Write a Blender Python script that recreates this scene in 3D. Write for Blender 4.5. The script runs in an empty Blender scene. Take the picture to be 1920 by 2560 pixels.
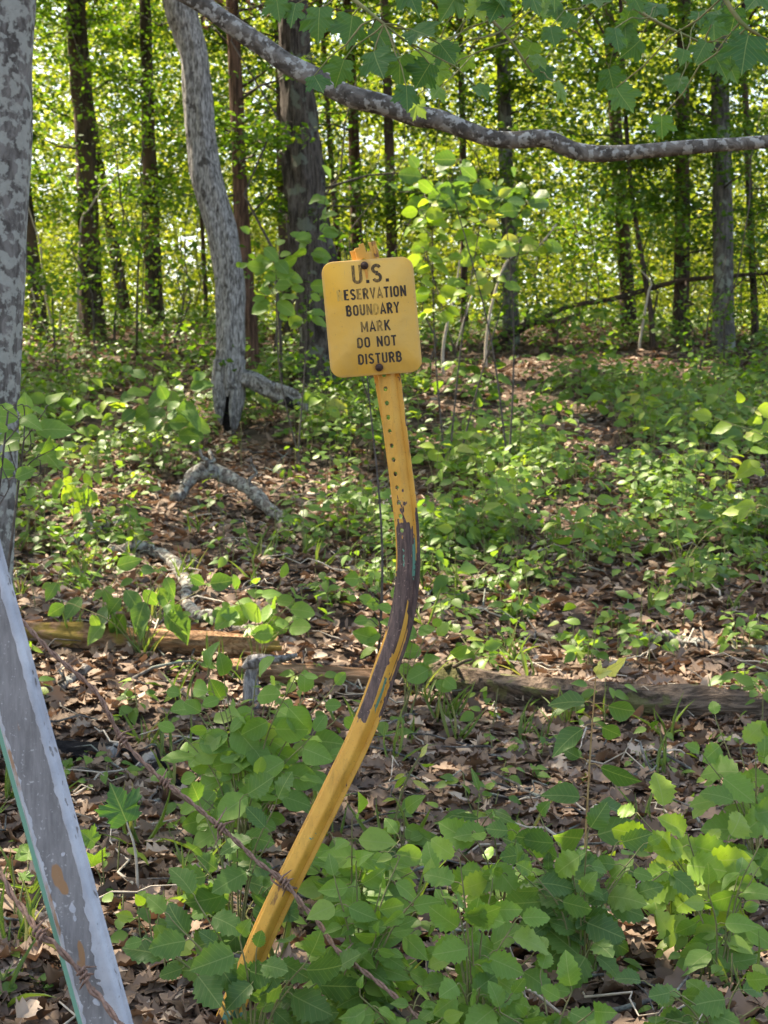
import bpy, math, random
import numpy as np
from mathutils import Vector, Matrix, noise

random.seed(11)
rng = np.random.default_rng(11)
scene = bpy.context.scene
COL = scene.collection

# ------------------------------------------------------------------ camera, sky, sun, exposure
F = 3698.0                      # focal length in photograph pixels (1920 x 2560)
HOR = 1120.0                    # row of the horizon
CAM = np.array([0.0, 0.0, 1.5])
PITCH = math.atan((1280 - HOR) / F)
cam = bpy.data.cameras.new("camera")
cam.sensor_fit = 'VERTICAL'; cam.sensor_height = 36.0; cam.sensor_width = 27.0
cam.lens = 36.0 * F / 2560.0
cam.clip_start = 0.05; cam.clip_end = 2000
cam.dof.use_dof = True; cam.dof.focus_distance = 3.7; cam.dof.aperture_fstop = 9.0
cam_o = bpy.data.objects.new("camera", cam); COL.objects.link(cam_o)
cam_o.location = CAM.tolist(); cam_o.rotation_euler = (math.pi / 2 - PITCH, 0, 0)
scene.camera = cam_o

SUN_EL = math.radians(56); SUN_AZ = math.radians(-52)      # azimuth from +Y, negative = left
SUN = np.array([math.cos(SUN_EL) * math.sin(SUN_AZ), math.cos(SUN_EL) * math.cos(SUN_AZ), math.sin(SUN_EL)])
world = bpy.data.worlds.new("World"); scene.world = world; world.use_nodes = True
wn = world.node_tree.nodes; wl = world.node_tree.links
for n in list(wn): wn.remove(n)
sky = wn.new("ShaderNodeTexSky"); sky.sky_type = 'NISHITA'; sky.sun_disc = False
sky.sun_elevation = SUN_EL; sky.sun_rotation = SUN_AZ
sky.air_density = 1.0; sky.dust_density = 3.0; sky.ozone_density = 1.0
bg = wn.new("ShaderNodeBackground"); bg.inputs[1].default_value = 0.15
wo = wn.new("ShaderNodeOutputWorld"); wl.new(sky.outputs[0], bg.inputs[0]); wl.new(bg.outputs[0], wo.inputs[0])
sun = bpy.data.lights.new("sun", 'SUN'); sun.energy = 5.0; sun.angle = math.radians(0.5); sun.color = (1.0, 0.93, 0.82)
sun_o = bpy.data.objects.new("sun", sun); COL.objects.link(sun_o)
sun_o.rotation_euler = Vector((-SUN).tolist()).to_track_quat('-Z', 'Y').to_euler()
vs = scene.view_settings
vs.view_transform = 'Standard'; vs.look = 'None'; vs.exposure = 1.88; vs.gamma = 1.0; vs.use_curve_mapping = False
vs.use_white_balance = True; vs.white_balance_temperature = 7450; vs.white_balance_tint = 9      # the camera's balance for open shade
scene.render.engine = 'CYCLES'
cy = scene.cycles
cy.max_bounces = 5; cy.diffuse_bounces = 3; cy.glossy_bounces = 1; cy.transmission_bounces = 4; cy.transparent_max_bounces = 4
cy.caustics_reflective = False; cy.caustics_refractive = False; cy.use_denoising = True
cy.sample_clamp_indirect = 6.0

# ------------------------------------------------------------------ geometry of the view and the ground
cp, sp_ = math.cos(PITCH), math.sin(PITCH)
def ray(px, py):
    x = (px - 960) / F; y = -(py - 1280) / F
    return np.array([x, cp + y * sp_, -sp_ + y * cp])
def P(px, py, d):
    r = ray(px, py); return CAM + r * (d / r[1])
_ty = np.array([-300, -60, -10, 0, 3.8, 6, 8, 12, 20, 28, 32, 45, 80, 400.])
_tz = np.array([-1.0, -.6, -.3, -.1, 0, .15, .45, 1.1, 2.6, 3.8, 4.1, 4.2, 3.6, 3.0])
_fy = np.arange(-300, 400, .25); _fz = np.interp(_fy, _ty, _tz)
_k = np.hanning(13); _k /= _k.sum(); _fz = np.convolve(np.pad(_fz, 6, mode='edge'), _k, mode='valid')
def H(x, y):
    x = np.asarray(x, float); y = np.asarray(y, float)
    z = np.interp(y, _fy, _fz)
    w = np.clip((y - 4) / 4, 0, 1)
    z = z + w * (.06 * np.sin(x * .9 + y * .35 + 1.1) + .045 * np.sin(x * 1.7 - y * 1.1) + .03 * np.sin(x * 3.1 + y * 2.3 + .7))
    z = z + .012 * np.sin(x * 5.3 + 2 * np.sin(y * 3.7)) + .008 * np.sin(x * 11 - y * 9)
    return z
_D = np.concatenate([np.arange(1.2, 12, .02), np.arange(12, 70, .1)])
def G(px, py):
    """point of the ground seen at a pixel"""
    r = ray(px, py); p = CAM + np.outer(_D, r / r[1])
    below = np.nonzero(p[:, 2] < H(p[:, 0], p[:, 1]))[0]
    i = below[0] if len(below) else len(_D) - 1
    q = p[i].copy(); q[2] = H(q[0], q[1]); return q
def on_ground(x, y, dz=0.0):
    return np.array([x, y, float(H(x, y)) + dz])

# ------------------------------------------------------------------ object helpers
def props(o, label=None, cat=None, group=None, kind=None):
    if label: o["label"] = label
    if cat: o["category"] = cat
    if group: o["group"] = group
    if kind: o["kind"] = kind
    return o
def link(name, mesh, parent=None, loc=None):
    o = bpy.data.objects.new(name, mesh); COL.objects.link(o)
    if loc is not None: o.location = [float(v) for v in loc]
    if parent is not None: o.parent = parent
    return o
def thing(name, label, cat, loc, group=None):
    o = link(name, None, None, loc); o.empty_display_size = .1
    return props(o, label, cat, group)
def mesh_np(name, V, T, mats, UV=None, smooth=True, mat_idx=None, color=None):
    """triangle (or quad) mesh from arrays; UV and color are per vertex"""
    V = np.ascontiguousarray(V, dtype=np.float32); T = np.ascontiguousarray(T, dtype=np.int32)
    k = T.shape[1]; me = bpy.data.meshes.new(name)
    me.vertices.add(len(V)); me.vertices.foreach_set("co", V.ravel())
    me.loops.add(T.size); me.loops.foreach_set("vertex_index", T.ravel())
    me.polygons.add(len(T)); me.polygons.foreach_set("loop_start", np.arange(0, T.size, k, dtype=np.int32))
    if smooth: me.polygons.foreach_set("use_smooth", np.ones(len(T), dtype=bool))
    if mat_idx is not None: me.polygons.foreach_set("material_index", np.asarray(mat_idx, dtype=np.int32))
    if UV is not None:
        u = me.uv_layers.new(name="UVMap")
        u.data.foreach_set("uv", np.ascontiguousarray(np.asarray(UV, dtype=np.float32)[T.ravel()]).ravel())
    if color is not None:
        a = me.color_attributes.new("wear", 'FLOAT_COLOR', 'POINT')
        a.data.foreach_set("color", np.ascontiguousarray(color, dtype=np.float32).ravel())
    me.update(calc_edges=True)
    for m in (mats if isinstance(mats, (list, tuple)) else [mats]): me.materials.append(m)
    return me
def unit(v):
    v = np.asarray(v, float); n = np.linalg.norm(v, axis=-1, keepdims=True); return v / np.maximum(n, 1e-9)
def frames(axis, normal):
    """(N,3,3) matrices whose columns are x, y = axis, z = normal"""
    a = unit(axis); x = unit(np.cross(a, normal)); n = np.cross(x, a)
    return np.stack([x, a, n], axis=-1)
def scatter(template, pos, axis, normal, size):
    """copies of a template merged into arrays"""
    V, T, UV = template; R = frames(axis, normal) * np.asarray(size, float).reshape(-1, 1, 1)
    N = len(pos)
    VV = np.einsum('nij,kj->nki', R, V) + np.asarray(pos)[:, None, :]
    TT = (T[None] + (np.arange(N) * len(V))[:, None, None]).reshape(-1, 3)
    return VV.reshape(-1, 3), TT, np.tile(UV, (N, 1))
def join(parts):
    Vs, Ts, Us, off = [], [], [], 0
    for V, T, U in parts:
        Vs.append(V); Ts.append(T + off); Us.append(U); off += len(V)
    return np.concatenate(Vs), np.concatenate(Ts), np.concatenate(Us)
def smooth_path(pts, n):
    """Catmull-Rom through the points (any dimension)"""
    p = np.asarray(pts, float)
    if len(p) == 2: return p[0] + (p[1] - p[0]) * np.linspace(0, 1, n)[:, None]
    q = np.vstack([2 * p[0] - p[1], p, 2 * p[-1] - p[-2]])
    t = np.linspace(0, len(p) - 1 - 1e-6, n); i = t.astype(int); f = (t - i)[:, None]
    a, b, c, d = q[i], q[i + 1], q[i + 2], q[i + 3]
    return .5 * (2 * b + (c - a) * f + (2 * a - 5 * b + 4 * c - d) * f ** 2 + (3 * b - a - 3 * c + d) * f ** 3)
def tube(path, rad, seg=8, rough=0.0, freq=6.0, furrow=0.0, cap=True, seed=0.0):
    """tapered tube as triangles, with lumps and vertical furrows"""
    p = np.asarray(path, float); n = len(p); r = np.broadcast_to(np.asarray(rad, float), (n,))
    tan = unit(np.gradient(p, axis=0))
    ref = np.array([0, 1., 0]) if abs(tan[0][1]) < .9 else np.array([1., 0, 0])
    u = unit(ref - tan[0] * np.dot(ref, tan[0])); us = []
    for i in range(n):
        u = unit(u - tan[i] * np.dot(u, tan[i])); us.append(u)
    us = np.array(us); vs_ = np.cross(tan, us)
    ang = np.linspace(0, 2 * np.pi, seg, endpoint=False)
    length = np.concatenate([[0], np.cumsum(np.linalg.norm(np.diff(p, axis=0), axis=1))])
    rr = np.repeat(r[:, None], seg, 1).copy()
    if rough or furrow:
        for i in range(n):
            for j in range(seg):
                a = ang[j]; q = Vector((math.cos(a) * freq * r[0] * 2 + seed, math.sin(a) * freq * r[0] * 2, length[i] * freq * .5))
                k = 1 + rough * noise.noise(q)
                if furrow: k += furrow * (abs(noise.noise(Vector((math.cos(a) * 5 + seed, math.sin(a) * 5, length[i] * 1.6)))) - .25)
                rr[i, j] *= k
    V = p[:, None] + rr[..., None] * (np.cos(ang)[None, :, None] * us[:, None] + np.sin(ang)[None, :, None] * vs_[:, None])
    V = V.reshape(-1, 3)
    i, j = np.meshgrid(np.arange(n - 1), np.arange(seg), indexing='ij')
    a = i * seg + j; b = i * seg + (j + 1) % seg; c = b + seg; d = a + seg
    T = np.concatenate([np.stack([a, b, c], -1).reshape(-1, 3), np.stack([a, c, d], -1).reshape(-1, 3)])
    UV = np.stack([np.tile(ang / (2 * np.pi), n), np.repeat(length, seg)], -1)
    if cap:
        m = len(V); V = np.vstack([V, p[0], p[-1]]); UV = np.vstack([UV, [[.5, 0], [.5, length[-1]]]])
        k = np.arange(seg)
        T = np.vstack([T, np.stack([np.full(seg, m), (k + 1) % seg, k], -1),
                       np.stack([np.full(seg, m + 1), (n - 1) * seg + k, (n - 1) * seg + (k + 1) % seg], -1)])
    return V, T, UV

# ------------------------------------------------------------------ materials
def mat(name):
    m = bpy.data.materials.new(name); m.use_nodes = True
    nt = m.node_tree
    for n in list(nt.nodes): nt.nodes.remove(n)
    out = nt.nodes.new("ShaderNodeOutputMaterial")
    return m, nt, out
class NB:
    """small node builder"""
    def __init__(s, nt): s.nt = nt
    def n(s, t, **kw):
        o = s.nt.nodes.new(t)
        for k, v in kw.items(): setattr(o, k, v)
        return o
    def put(s, v, sock):
        if hasattr(v, "is_output"): s.nt.links.new(v, sock)
        else: sock.default_value = v
    def math(s, op, a, b=0.0, c=None):
        o = s.n("ShaderNodeMath", operation=op); s.put(a, o.inputs[0]); s.put(b, o.inputs[1])
        if c is not None: s.put(c, o.inputs[2])
        return o.outputs[0]
    def mix(s, f, a, b, mode='MIX'):
        o = s.n("ShaderNodeMix", data_type='RGBA', blend_type=mode)
        s.put(f, o.inputs[0]); s.put(c4(a), o.inputs[6]); s.put(c4(b), o.inputs[7]); return o.outputs[2]
    def noise(s, vec, scale, detail=4, rough=.55, dist=0.0):
        o = s.n("ShaderNodeTexNoise"); s.put(vec, o.inputs['Vector']); o.inputs['Scale'].default_value = scale
        o.inputs['Detail'].default_value = detail; o.inputs['Roughness'].default_value = rough; o.inputs['Distortion'].default_value = dist
        return o.outputs['Fac']
    def step(s, v, lo, hi):
        o = s.n("ShaderNodeMapRange"); o.interpolation_type = 'SMOOTHSTEP'
        s.put(v, o.inputs[0]); o.inputs[1].default_value = lo; o.inputs[2].default_value = hi
        return o.outputs[0]
    def scale(s, vec, xyz):
        o = s.n("ShaderNodeVectorMath", operation='MULTIPLY'); s.put(vec, o.inputs[0]); o.inputs[1].default_value = xyz; return o.outputs[0]
    def bump(s, h, dist, strength=1.0):
        o = s.n("ShaderNodeBump"); o.inputs['Strength'].default_value = strength; o.inputs['Distance'].default_value = dist
        s.put(h, o.inputs['Height']); return o.outputs[0]
    def bsdf(s, col, rough=.8, spec=.3, normal=None, metal=0.0):
        o = s.n("ShaderNodeBsdfPrincipled"); s.put(c4(col), o.inputs['Base Color']); s.put(rough, o.inputs['Roughness'])
        o.inputs['Specular IOR Level'].default_value = spec; s.put(metal, o.inputs['Metallic'])
        if normal is not None: s.nt.links.new(normal, o.inputs['Normal'])
        return o.outputs[0]
def c4(c):
    return c if hasattr(c, "is_output") else (tuple(c) + (1.0,) if len(c) == 3 else tuple(c))
def coords(b): return b.n("ShaderNodeTexCoord").outputs['Object']

def leaf_mat(name, c1, c2, c3=None, trans=.45, rough=.45, veins=True, tint=(1.5, 1.45, .55)):
    m, nt, out = mat(name); b = NB(nt)
    r = b.math('FRACT', b.math('ADD', b.n("ShaderNodeObjectInfo").outputs['Random'], b.n("ShaderNodeNewGeometry").outputs['Random Per Island']))
    col = b.mix(r, c1, c2)
    if c3: col = b.mix(b.step(r, .86, .95), col, c3)
    if veins:
        uv = b.n("ShaderNodeUVMap").outputs[0]; s = b.n("ShaderNodeSeparateXYZ"); nt.links.new(uv, s.inputs[0])
        ax = b.math('ABSOLUTE', s.outputs[0])
        mid = b.math('LESS_THAN', ax, .014)
        lat = b.math('LESS_THAN', b.math('FRACT', b.math('MULTIPLY', b.math('SUBTRACT', s.outputs[1], b.math('MULTIPLY', ax, .85)), 7.0)), .10)
        v = b.math('MAXIMUM', mid, b.math('MULTIPLY', lat, .45))
        col = b.mix(b.math('MULTIPLY', v, .5), col, (.30, .38, .14))
        ob = b.n("ShaderNodeTexCoord").outputs['Object']
        col = b.mix(b.math('MULTIPLY', b.step(b.noise(ob, 9, 3), .5, .75), .35), col, b.mix(.5, col, (.10, .11, .03)))
    if veins: col = b.mix(b.math('MULTIPLY', b.step(b.noise(b.n("ShaderNodeTexCoord").outputs['Object'], 14, 2, .5, .3), .70, .76), .7), col, (.14, .09, .03))
    tc = b.mix(1.0, col, tint, 'MULTIPLY')
    d = b.bsdf(col, rough, .35)
    t = b.n("ShaderNodeBsdfTranslucent"); nt.links.new(tc, t.inputs[0])
    mx = b.n("ShaderNodeMixShader"); mx.inputs[0].default_value = trans
    nt.links.new(d, mx.inputs[1]); nt.links.new(t.outputs[0], mx.inputs[2]); nt.links.new(mx.outputs[0], out.inputs[0])
    return m
def bark_mat(name, dark, light, lichen=None, amount=.5, grain=(14, 14, 2.2), bump=.012, patch=5.0, warm=None):
    m, nt, out = mat(name); b = NB(nt); co = coords(b)
    g = b.noise(b.scale(co, grain), 1.6, 6, .65, .6)
    fine = b.noise(co, 55, 4, .6)
    col = b.mix(b.step(g, .36, .66), dark, light)
    col = b.mix(b.math('MULTIPLY', fine, .5), col, b.mix(.6, col, dark))
    if warm: col = b.mix(b.math('MULTIPLY', b.step(b.noise(co, 1.3, 2), .45, .62), .6), col, warm)
    h = b.math('ADD', g, b.math('MULTIPLY', fine, .25))
    if lichen:
        k = b.noise(co, patch, 6, .55, .05)
        msk = b.math('MULTIPLY', b.step(k, .62 - .2 * amount, .66 - .14 * amount), .85)
        col = b.mix(msk, col, b.mix(b.noise(co, 40, 3), lichen, tuple(.65 * c for c in lichen)))
    nt.links.new(b.bsdf(col, .92, .15, b.bump(h, bump)), out.inputs[0])
    return m
def plain_mat(name, a, c, scale=20, rough=.85, bump=.003, spec=.25):
    m, nt, out = mat(name); b = NB(nt); co = coords(b); g = b.noise(co, scale, 5)
    nt.links.new(b.bsdf(b.mix(b.step(g, .3, .7), a, c), rough, spec, b.bump(g, bump)), out.inputs[0])
    return m

M = {}
M['round'] = leaf_mat("round_leaf", (.115, .225, .045), (.185, .325, .06), (.24, .36, .08))
M['tooth'] = leaf_mat("toothed_leaf", (.07, .15, .042), (.125, .235, .05), (.16, .27, .055))
M['lime'] = leaf_mat("lime_leaf", (.17, .30, .04), (.28, .38, .06), (.40, .42, .12))
M['pale'] = leaf_mat("pale_yellow_leaf", (.50, .50, .17), (.62, .60, .26))
M['maple'] = leaf_mat("maple_leaf", (.05, .14, .042), (.09, .20, .05))
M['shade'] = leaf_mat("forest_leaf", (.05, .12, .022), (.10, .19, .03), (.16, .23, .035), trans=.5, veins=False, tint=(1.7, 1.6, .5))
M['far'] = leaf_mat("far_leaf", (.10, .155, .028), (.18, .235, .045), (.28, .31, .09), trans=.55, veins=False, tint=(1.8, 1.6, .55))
M['cover'] = leaf_mat("seedling_leaf", (.085, .175, .035), (.17, .28, .05), (.24, .33, .06), veins=False)
M['grass'] = leaf_mat("grass_blade", (.10, .17, .04), (.17, .24, .07), (.26, .26, .11), veins=False)
M['litter'] = leaf_mat("dead_leaf", (.085, .054, .036), (.30, .21, .15), (.44, .345, .265), trans=.12, rough=.75, veins=False, tint=(1.2, .9, .7))
M['stem'] = plain_mat("green_stem", (.14, .17, .06), (.24, .21, .10), 30)
M['redstem'] = plain_mat("orange_stem", (.36, .22, .10), (.42, .30, .14), 30)
M['twig'] = plain_mat("twig_bark", (.05, .04, .033), (.13, .11, .095), 30)
M['palewood'] = plain_mat("bleached_wood", (.36, .31, .25), (.52, .46, .38), 25)
M['oak'] = bark_mat("oak_bark", (.035, .028, .025), (.16, .135, .12), (.20, .22, .18), .25, (16, 16, 2.4), .03)
M['darkbark'] = bark_mat("dark_bark", (.03, .024, .02), (.12, .09, .075), None, .4, (18, 18, 3), .02, warm=(.16, .10, .07))
M['redbark'] = bark_mat("reddish_bark", (.05, .03, .022), (.21, .12, .085), None, .4, (18, 18, 2), .02)
M['greybark'] = bark_mat("grey_bark", (.06, .055, .05), (.20, .185, .17), (.30, .33, .28), .4, (16, 16, 3), .015)
M['lichenbark'] = bark_mat("lichen_bark", (.075, .068, .062), (.24, .225, .21), (.42, .43, .39), .8, (12, 12, 5), .008, 22)
M['limb'] = bark_mat("lichen_limb_bark", (.065, .058, .05), (.24, .22, .195), (.46, .46, .43), .5, (10, 10, 10), .012, 30)
M['deadwood'] = bark_mat("dead_grey_wood", (.10, .09, .085), (.50, .475, .46), (.07, .06, .056), .10, (30, 30, 7), .02, 7)
M['log'] = bark_mat("rotten_log", (.06, .045, .035), (.25, .185, .14), (.19, .19, .08), .3, (2.5, 26, 26), .03, 5)
M['splitlog'] = bark_mat("split_log", (.16, .09, .05), (.44, .27, .16), (.30, .22, .05), .3, (3, 26, 26), .02, 4)
M['char'] = bark_mat("charred_log", (.008, .007, .007), (.035, .03, .028), (.42, .40, .37), .22, (6, 14, 14), .02, 5)  # also gives the painted shade in the dead trunk's hollow
M['mossbranch'] = bark_mat("lichen_branch", (.06, .05, .044), (.32, .29, .26), (.44, .45, .40), .6, (14, 14, 14), .02, 20)

def ground_mat():
    m, nt, out = mat("forest_floor"); b = NB(nt); co = coords(b)
    big = b.noise(co, 1.1, 4); leafy = b.n("ShaderNodeTexVoronoi"); leafy.inputs['Scale'].default_value = 13; nt.links.new(co, leafy.inputs['Vector'])
    rnd = b.n("ShaderNodeSeparateColor"); nt.links.new(leafy.outputs['Color'], rnd.inputs[0])
    col = b.mix(rnd.outputs[0], (.05, .034, .025), (.19, .125, .09))
    col = b.mix(b.step(b.noise(co, 30, 5), .35, .7), col, (.045, .033, .026))
    col = b.mix(b.math('MULTIPLY', b.step(big, .5, .7), .5), col, (.06, .05, .035))
    nt.links.new(b.bsdf(col, .95, .1, b.bump(leafy.outputs['Distance'], .03)), out.inputs[0])
    return m
M['ground'] = ground_mat()

# ------------------------------------------------------------------ ground
def spaced(lo, hi, fine_lo, fine_hi, step, grow=1.18):
    a = list(np.arange(fine_lo, fine_hi + 1e-6, step)); s = step
    while a[-1] < hi: s *= grow; a.append(a[-1] + s)
    s = step
    while a[0] > lo: s *= grow; a.insert(0, a[0] - s)
    return np.array(a)
gx = spaced(-420, 420, -5, 5, .07); gy = spaced(-300, 420, 2.5, 16, .07)
X, Y = np.meshgrid(gx, gy); Z = H(X, Y)
near = (np.abs(X) < 8) & (Y > 2) & (Y < 20)
Z = Z + np.where(near, .012 * (rng.random(X.shape) - .5), 0)
nx, ny = len(gx), len(gy)
i, j = np.meshgrid(np.arange(ny - 1), np.arange(nx - 1), indexing='ij'); a = (i * nx + j).ravel()
ground = link("ground", mesh_np("ground", np.stack([X, Y, Z], -1).reshape(-1, 3), np.stack([a, a + 1, a + 1 + nx, a + nx], -1), M['ground']))
props(ground, "leaf-littered woodland ground rising away behind the posts", "ground", kind="structure")

# ------------------------------------------------------------------ leaf templates: base at origin, along +Y, facing +Z, unit length
def outline_leaf(ts, ws, fold=.12, droop=.18, curl=0.0):
    V, UV = [], []
    for t, w in zip(ts, ws):
        z = -droop * t * t
        V += [(-w, t - abs(w) * curl, z + fold * w), (0, t, z), (w, t - abs(w) * curl, z + fold * w)]
        UV += [(-w, t), (0, t), (w, t)]
    T = []
    for k in range(len(ts) - 1):
        o = 3 * k
        for s in (0, 1):
            a, b_, c, d = o + s, o + s + 1, o + s + 4, o + s + 3
            T += [(a, b_, c), (a, c, d)]
    V = np.array(V, float); T = np.array(T)
    area = np.linalg.norm(np.cross(V[T[:, 1]] - V[T[:, 0]], V[T[:, 2]] - V[T[:, 0]]), axis=1)
    return V, T[area > 1e-7], np.array(UV, float)
def stem_off(t):                       # the blade starts beyond a short petiole
    return t
L = {}
L['round'] = outline_leaf([0, .06, .22, .45, .68, .86, .96, 1], [.01, .15, .31, .38, .33, .20, .09, 0], .16, .16)
L['ovate'] = outline_leaf([0, .08, .25, .45, .65, .85, 1], [.01, .15, .29, .32, .25, .11, 0], .2, .25)
L['lance'] = outline_leaf([0, .1, .3, .55, .8, 1], [.01, .08, .15, .15, .08, 0], .25, .35)
tt = np.linspace(0, 1, 14); env = .40 * np.sin(np.pi * np.clip(tt * .93 + .04, 0, 1)) ** .75 * (1.12 - .35 * tt)
zz = np.where(np.arange(14) % 2 == 0, .86, 1.1); zz[0] = .1; ww = env * zz; ww[-1] = 0; ww[0] = .02
L['tooth'] = outline_leaf(list(tt), list(ww), .12, .22)
L['simple'] = outline_leaf([0, .3, .7, 1], [.01, .30, .26, 0], .15, .2)
L['tiny'] = (np.array([(0, 0, 0), (.32, .45, .06), (0, 1, -.1), (-.32, .45, .06)], float), np.array([(0, 1, 2), (0, 2, 3)]),
             np.array([(0, 0), (.32, .45), (0, 1), (-.32, .45)], float))
def maple_leaf():
    half = [(0, 0), (.12, -.05), (.28, -.06), (.46, .02), (.40, .11), (.50, .19), (.42, .26), (.45, .33), (.60, .40), (.58, .48), (.68, .62), (.55, .60), (.50, .68), (.38, .61),
            (.27, .60), (.30, .70), (.22, .74), (.20, .84), (.10, .87), (0, 1.05)]
    pts = half + [(-x, y) for x, y in half[-2:0:-1]]
    c = (0, .30); V = [(c[0], c[1], 0.0)]; UV = [c]
    for x, y in pts:
        z = -.16 * (x * x * 1.2 + max(0, y - .3) ** 2) + .03 * math.sin(7 * math.atan2(y - .3, x))
        V.append((x, y, z)); UV.append((x, y))
    n = len(pts); T = [(0, 1 + (k + 1) % n, 1 + k) for k in range(n)]
    T = [(a_, c_, b_) for a_, b_, c_ in T]
    return np.array(V, float), np.array(T), np.array(UV, float)
L['maple'] = maple_leaf()
def dead_leaf(curl, seed, lobes=0.0, wide=.30):
    r = random.Random(seed); n = 9; V, UV, T = [], [], []; bend = r.uniform(-.5, .7); tw = r.uniform(-.6, .6)
    for k in range(n):
        t = k / (n - 1); w = wide * math.sin(math.pi * t ** .8) ** .9 + .012
        if lobes: w *= 1 + lobes * (1 if k % 2 else -1)
        for s in (-1, 0, 1):
            ww_ = w * (r.uniform(.8, 1.2) if s else 1); x = s * ww_
            z = curl * abs(s) * ww_ * r.uniform(.7, 1.2) + bend * (t - .5) ** 2 + tw * x * (t - .5) * 2
            V.append((x * (1 - .2 * abs(curl)), t + (r.uniform(-.03, .03) + (.06 * lobes if s else 0)), z)); UV.append((x, t))
    for k in range(n - 1):
        for s in range(2):
            a_ = k * 3 + s; T += [(a_, a_ + 1, a_ + 4), (a_, a_ + 4, a_ + 3)]
    return np.array(V), np.array(T), np.array(UV)
def dead_small(curl, seed):
    r = random.Random(seed); V, UV, T = [], [], []
    for k in range(4):
        t = k / 3; w = (.10, .30, .26, .04)[k] * r.uniform(.8, 1.2)
        for s in (-1, 0, 1): V.append((s * w * (1 - .25 * curl), t + r.uniform(-.04, .04), curl * abs(s) * w * 1.1 + .12 * curl * math.sin(t * 4 + seed))); UV.append((s * w, t))
    for k in range(3):
        for s in range(2): a_ = k * 3 + s; T += [(a_, a_ + 1, a_ + 4), (a_, a_ + 4, a_ + 3)]
    return np.array(V), np.array(T), np.array(UV)
SMALL = [dead_small(c_, k_) for k_, c_ in enumerate((.4, 1.0, -.5, 1.3, .1))]
DEAD = [dead_leaf(.3, 1), dead_leaf(.8, 2, .22), dead_leaf(-.25, 3, .35, .34), dead_leaf(1.0, 4, .3), dead_leaf(.5, 5, .15, .2), dead_leaf(.15, 6, .38, .36), dead_leaf(-.6, 7, .1, .24)]
LEAF_MESH = {}
VARIANTS = 5
def vary(kind, k):
    V, T, UV = L[kind]; V = V.copy(); r = random.Random(k * 7 + len(kind)); x, y = V[:, 0].copy(), V[:, 1].copy()
    V[:, 0] = x * r.uniform(.78, 1.15) * (1 + r.uniform(-.16, .16) * np.sign(x)) + r.uniform(-.12, .12) * y * y          # lopsided, bent midrib
    V[:, 2] += r.uniform(-.12, .30) * np.abs(x) - r.uniform(-.1, .35) * y * y + r.uniform(-.2, .2) * x * y + .03 * np.sin(y * r.uniform(9, 16) + np.sign(x) * 2) * np.abs(x) * 4
    return V, T, UV
def leaf_mesh(kind, m):
    k = int(rng.integers(VARIANTS))
    if (kind, m, k) not in LEAF_MESH:
        V, T, UV = vary(kind, k); LEAF_MESH[(kind, m, k)] = mesh_np(kind + "_leaf", V, T, M[m], UV)
    return LEAF_MESH[(kind, m, k)]

# ------------------------------------------------------------------ sun flecks: places that the canopy leaves open to the sun
FLECKS = []          # (point, radius)
def fleck(px, py, r, d=None):
    FLECKS.append((P(px, py, d) if d else G(px, py), r))
for q in ((1060, 925, .7), (1240, 935, .75), (1420, 900, .8), (1600, 905, .8), (1180, 1010, .55), (1350, 1005, .45), (1490, 1180, .2), (1320, 1150, .25), (1250, 1480, .12), (1150, 1260, .2),
          (300, 1240, .35), (180, 1160, .3), (600, 1230, .22), (840, 1220, .25), (620, 1690, .28), (480, 1700, .16), (180, 1700, .18), (690, 1640, .14),
          (150, 880, .6), (260, 900, .4), (480, 880, .3), (1500, 2330, .07), (1640, 2350, .05), (1890, 1300, .16)): fleck(*q)
for q in ((1060, 540, .5, 12.3), (1180, 530, .5, 12.3), (1130, 640, .5, 12.3), (1250, 620, .5, 12.3), (1350, 600, .3, 12.3), (1100, 740, .25, 12.3), (1850, 1040, .22, 7.9), (1870, 1150, .22, 7.9),
          (1490, 1670, .05, 4.4), (1040, 1910, .05, 4.6), (1640, 2040, .07, 4.3), (1700, 2130, .06, 4.3),
          (200, 260, .5, 25), (210, 330, .4, 25), (365, 120, .45, 25), (735, 110, .4, 19), (888, 400, .5, 26), (830, 420, .4, 26)): fleck(*q)
for k in range(95):
    fleck(rng.uniform(40, 1900), 880 + 900 * rng.random() ** 1.5, rng.uniform(.07, .24))
FP = np.array([f[0] for f in FLECKS]); FR = np.array([f[1] for f in FLECKS])
def open_to_sun(pos, margin=0.0):
    """True where a shading piece at pos would block a fleck"""
    out_ = np.zeros(len(pos), bool)
    for c_, r_ in zip(FP, FR):
        d = pos - c_; t = d @ SUN; p2 = np.einsum('ij,ij->i', d, d) - t * t
        out_ |= (p2 < (r_ + margin) ** 2) & (t > .8)
    return out_

# ------------------------------------------------------------------ leafy masses
def spray(centers, radii, per, size, flat=.35, up=.75, kind='tiny', keep=True):
    """flat clumps of leaves round the given centres, as arrays"""
    n = len(centers); c = np.repeat(centers, per, 0); r = np.repeat(np.broadcast_to(radii, (n,)), per)
    v = rng.normal(size=(n * per, 3)); v = unit(v) * (rng.random((n * per, 1)) ** .45)
    v[:, 2] *= flat
    pos = c + v * r[:, None]
    if keep: pos = pos[~open_to_sun(pos, size * .55)]
    m = len(pos)
    nor = np.stack([rng.normal(0, .45, m), rng.normal(0, .45, m), np.full(m, up)], -1)
    ax = np.stack([rng.normal(size=m), rng.normal(size=m), rng.normal(-.25, .35, m)], -1)
    return scatter(L[kind], pos, ax, nor, size * rng.uniform(.6, 1.25, m))

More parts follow.
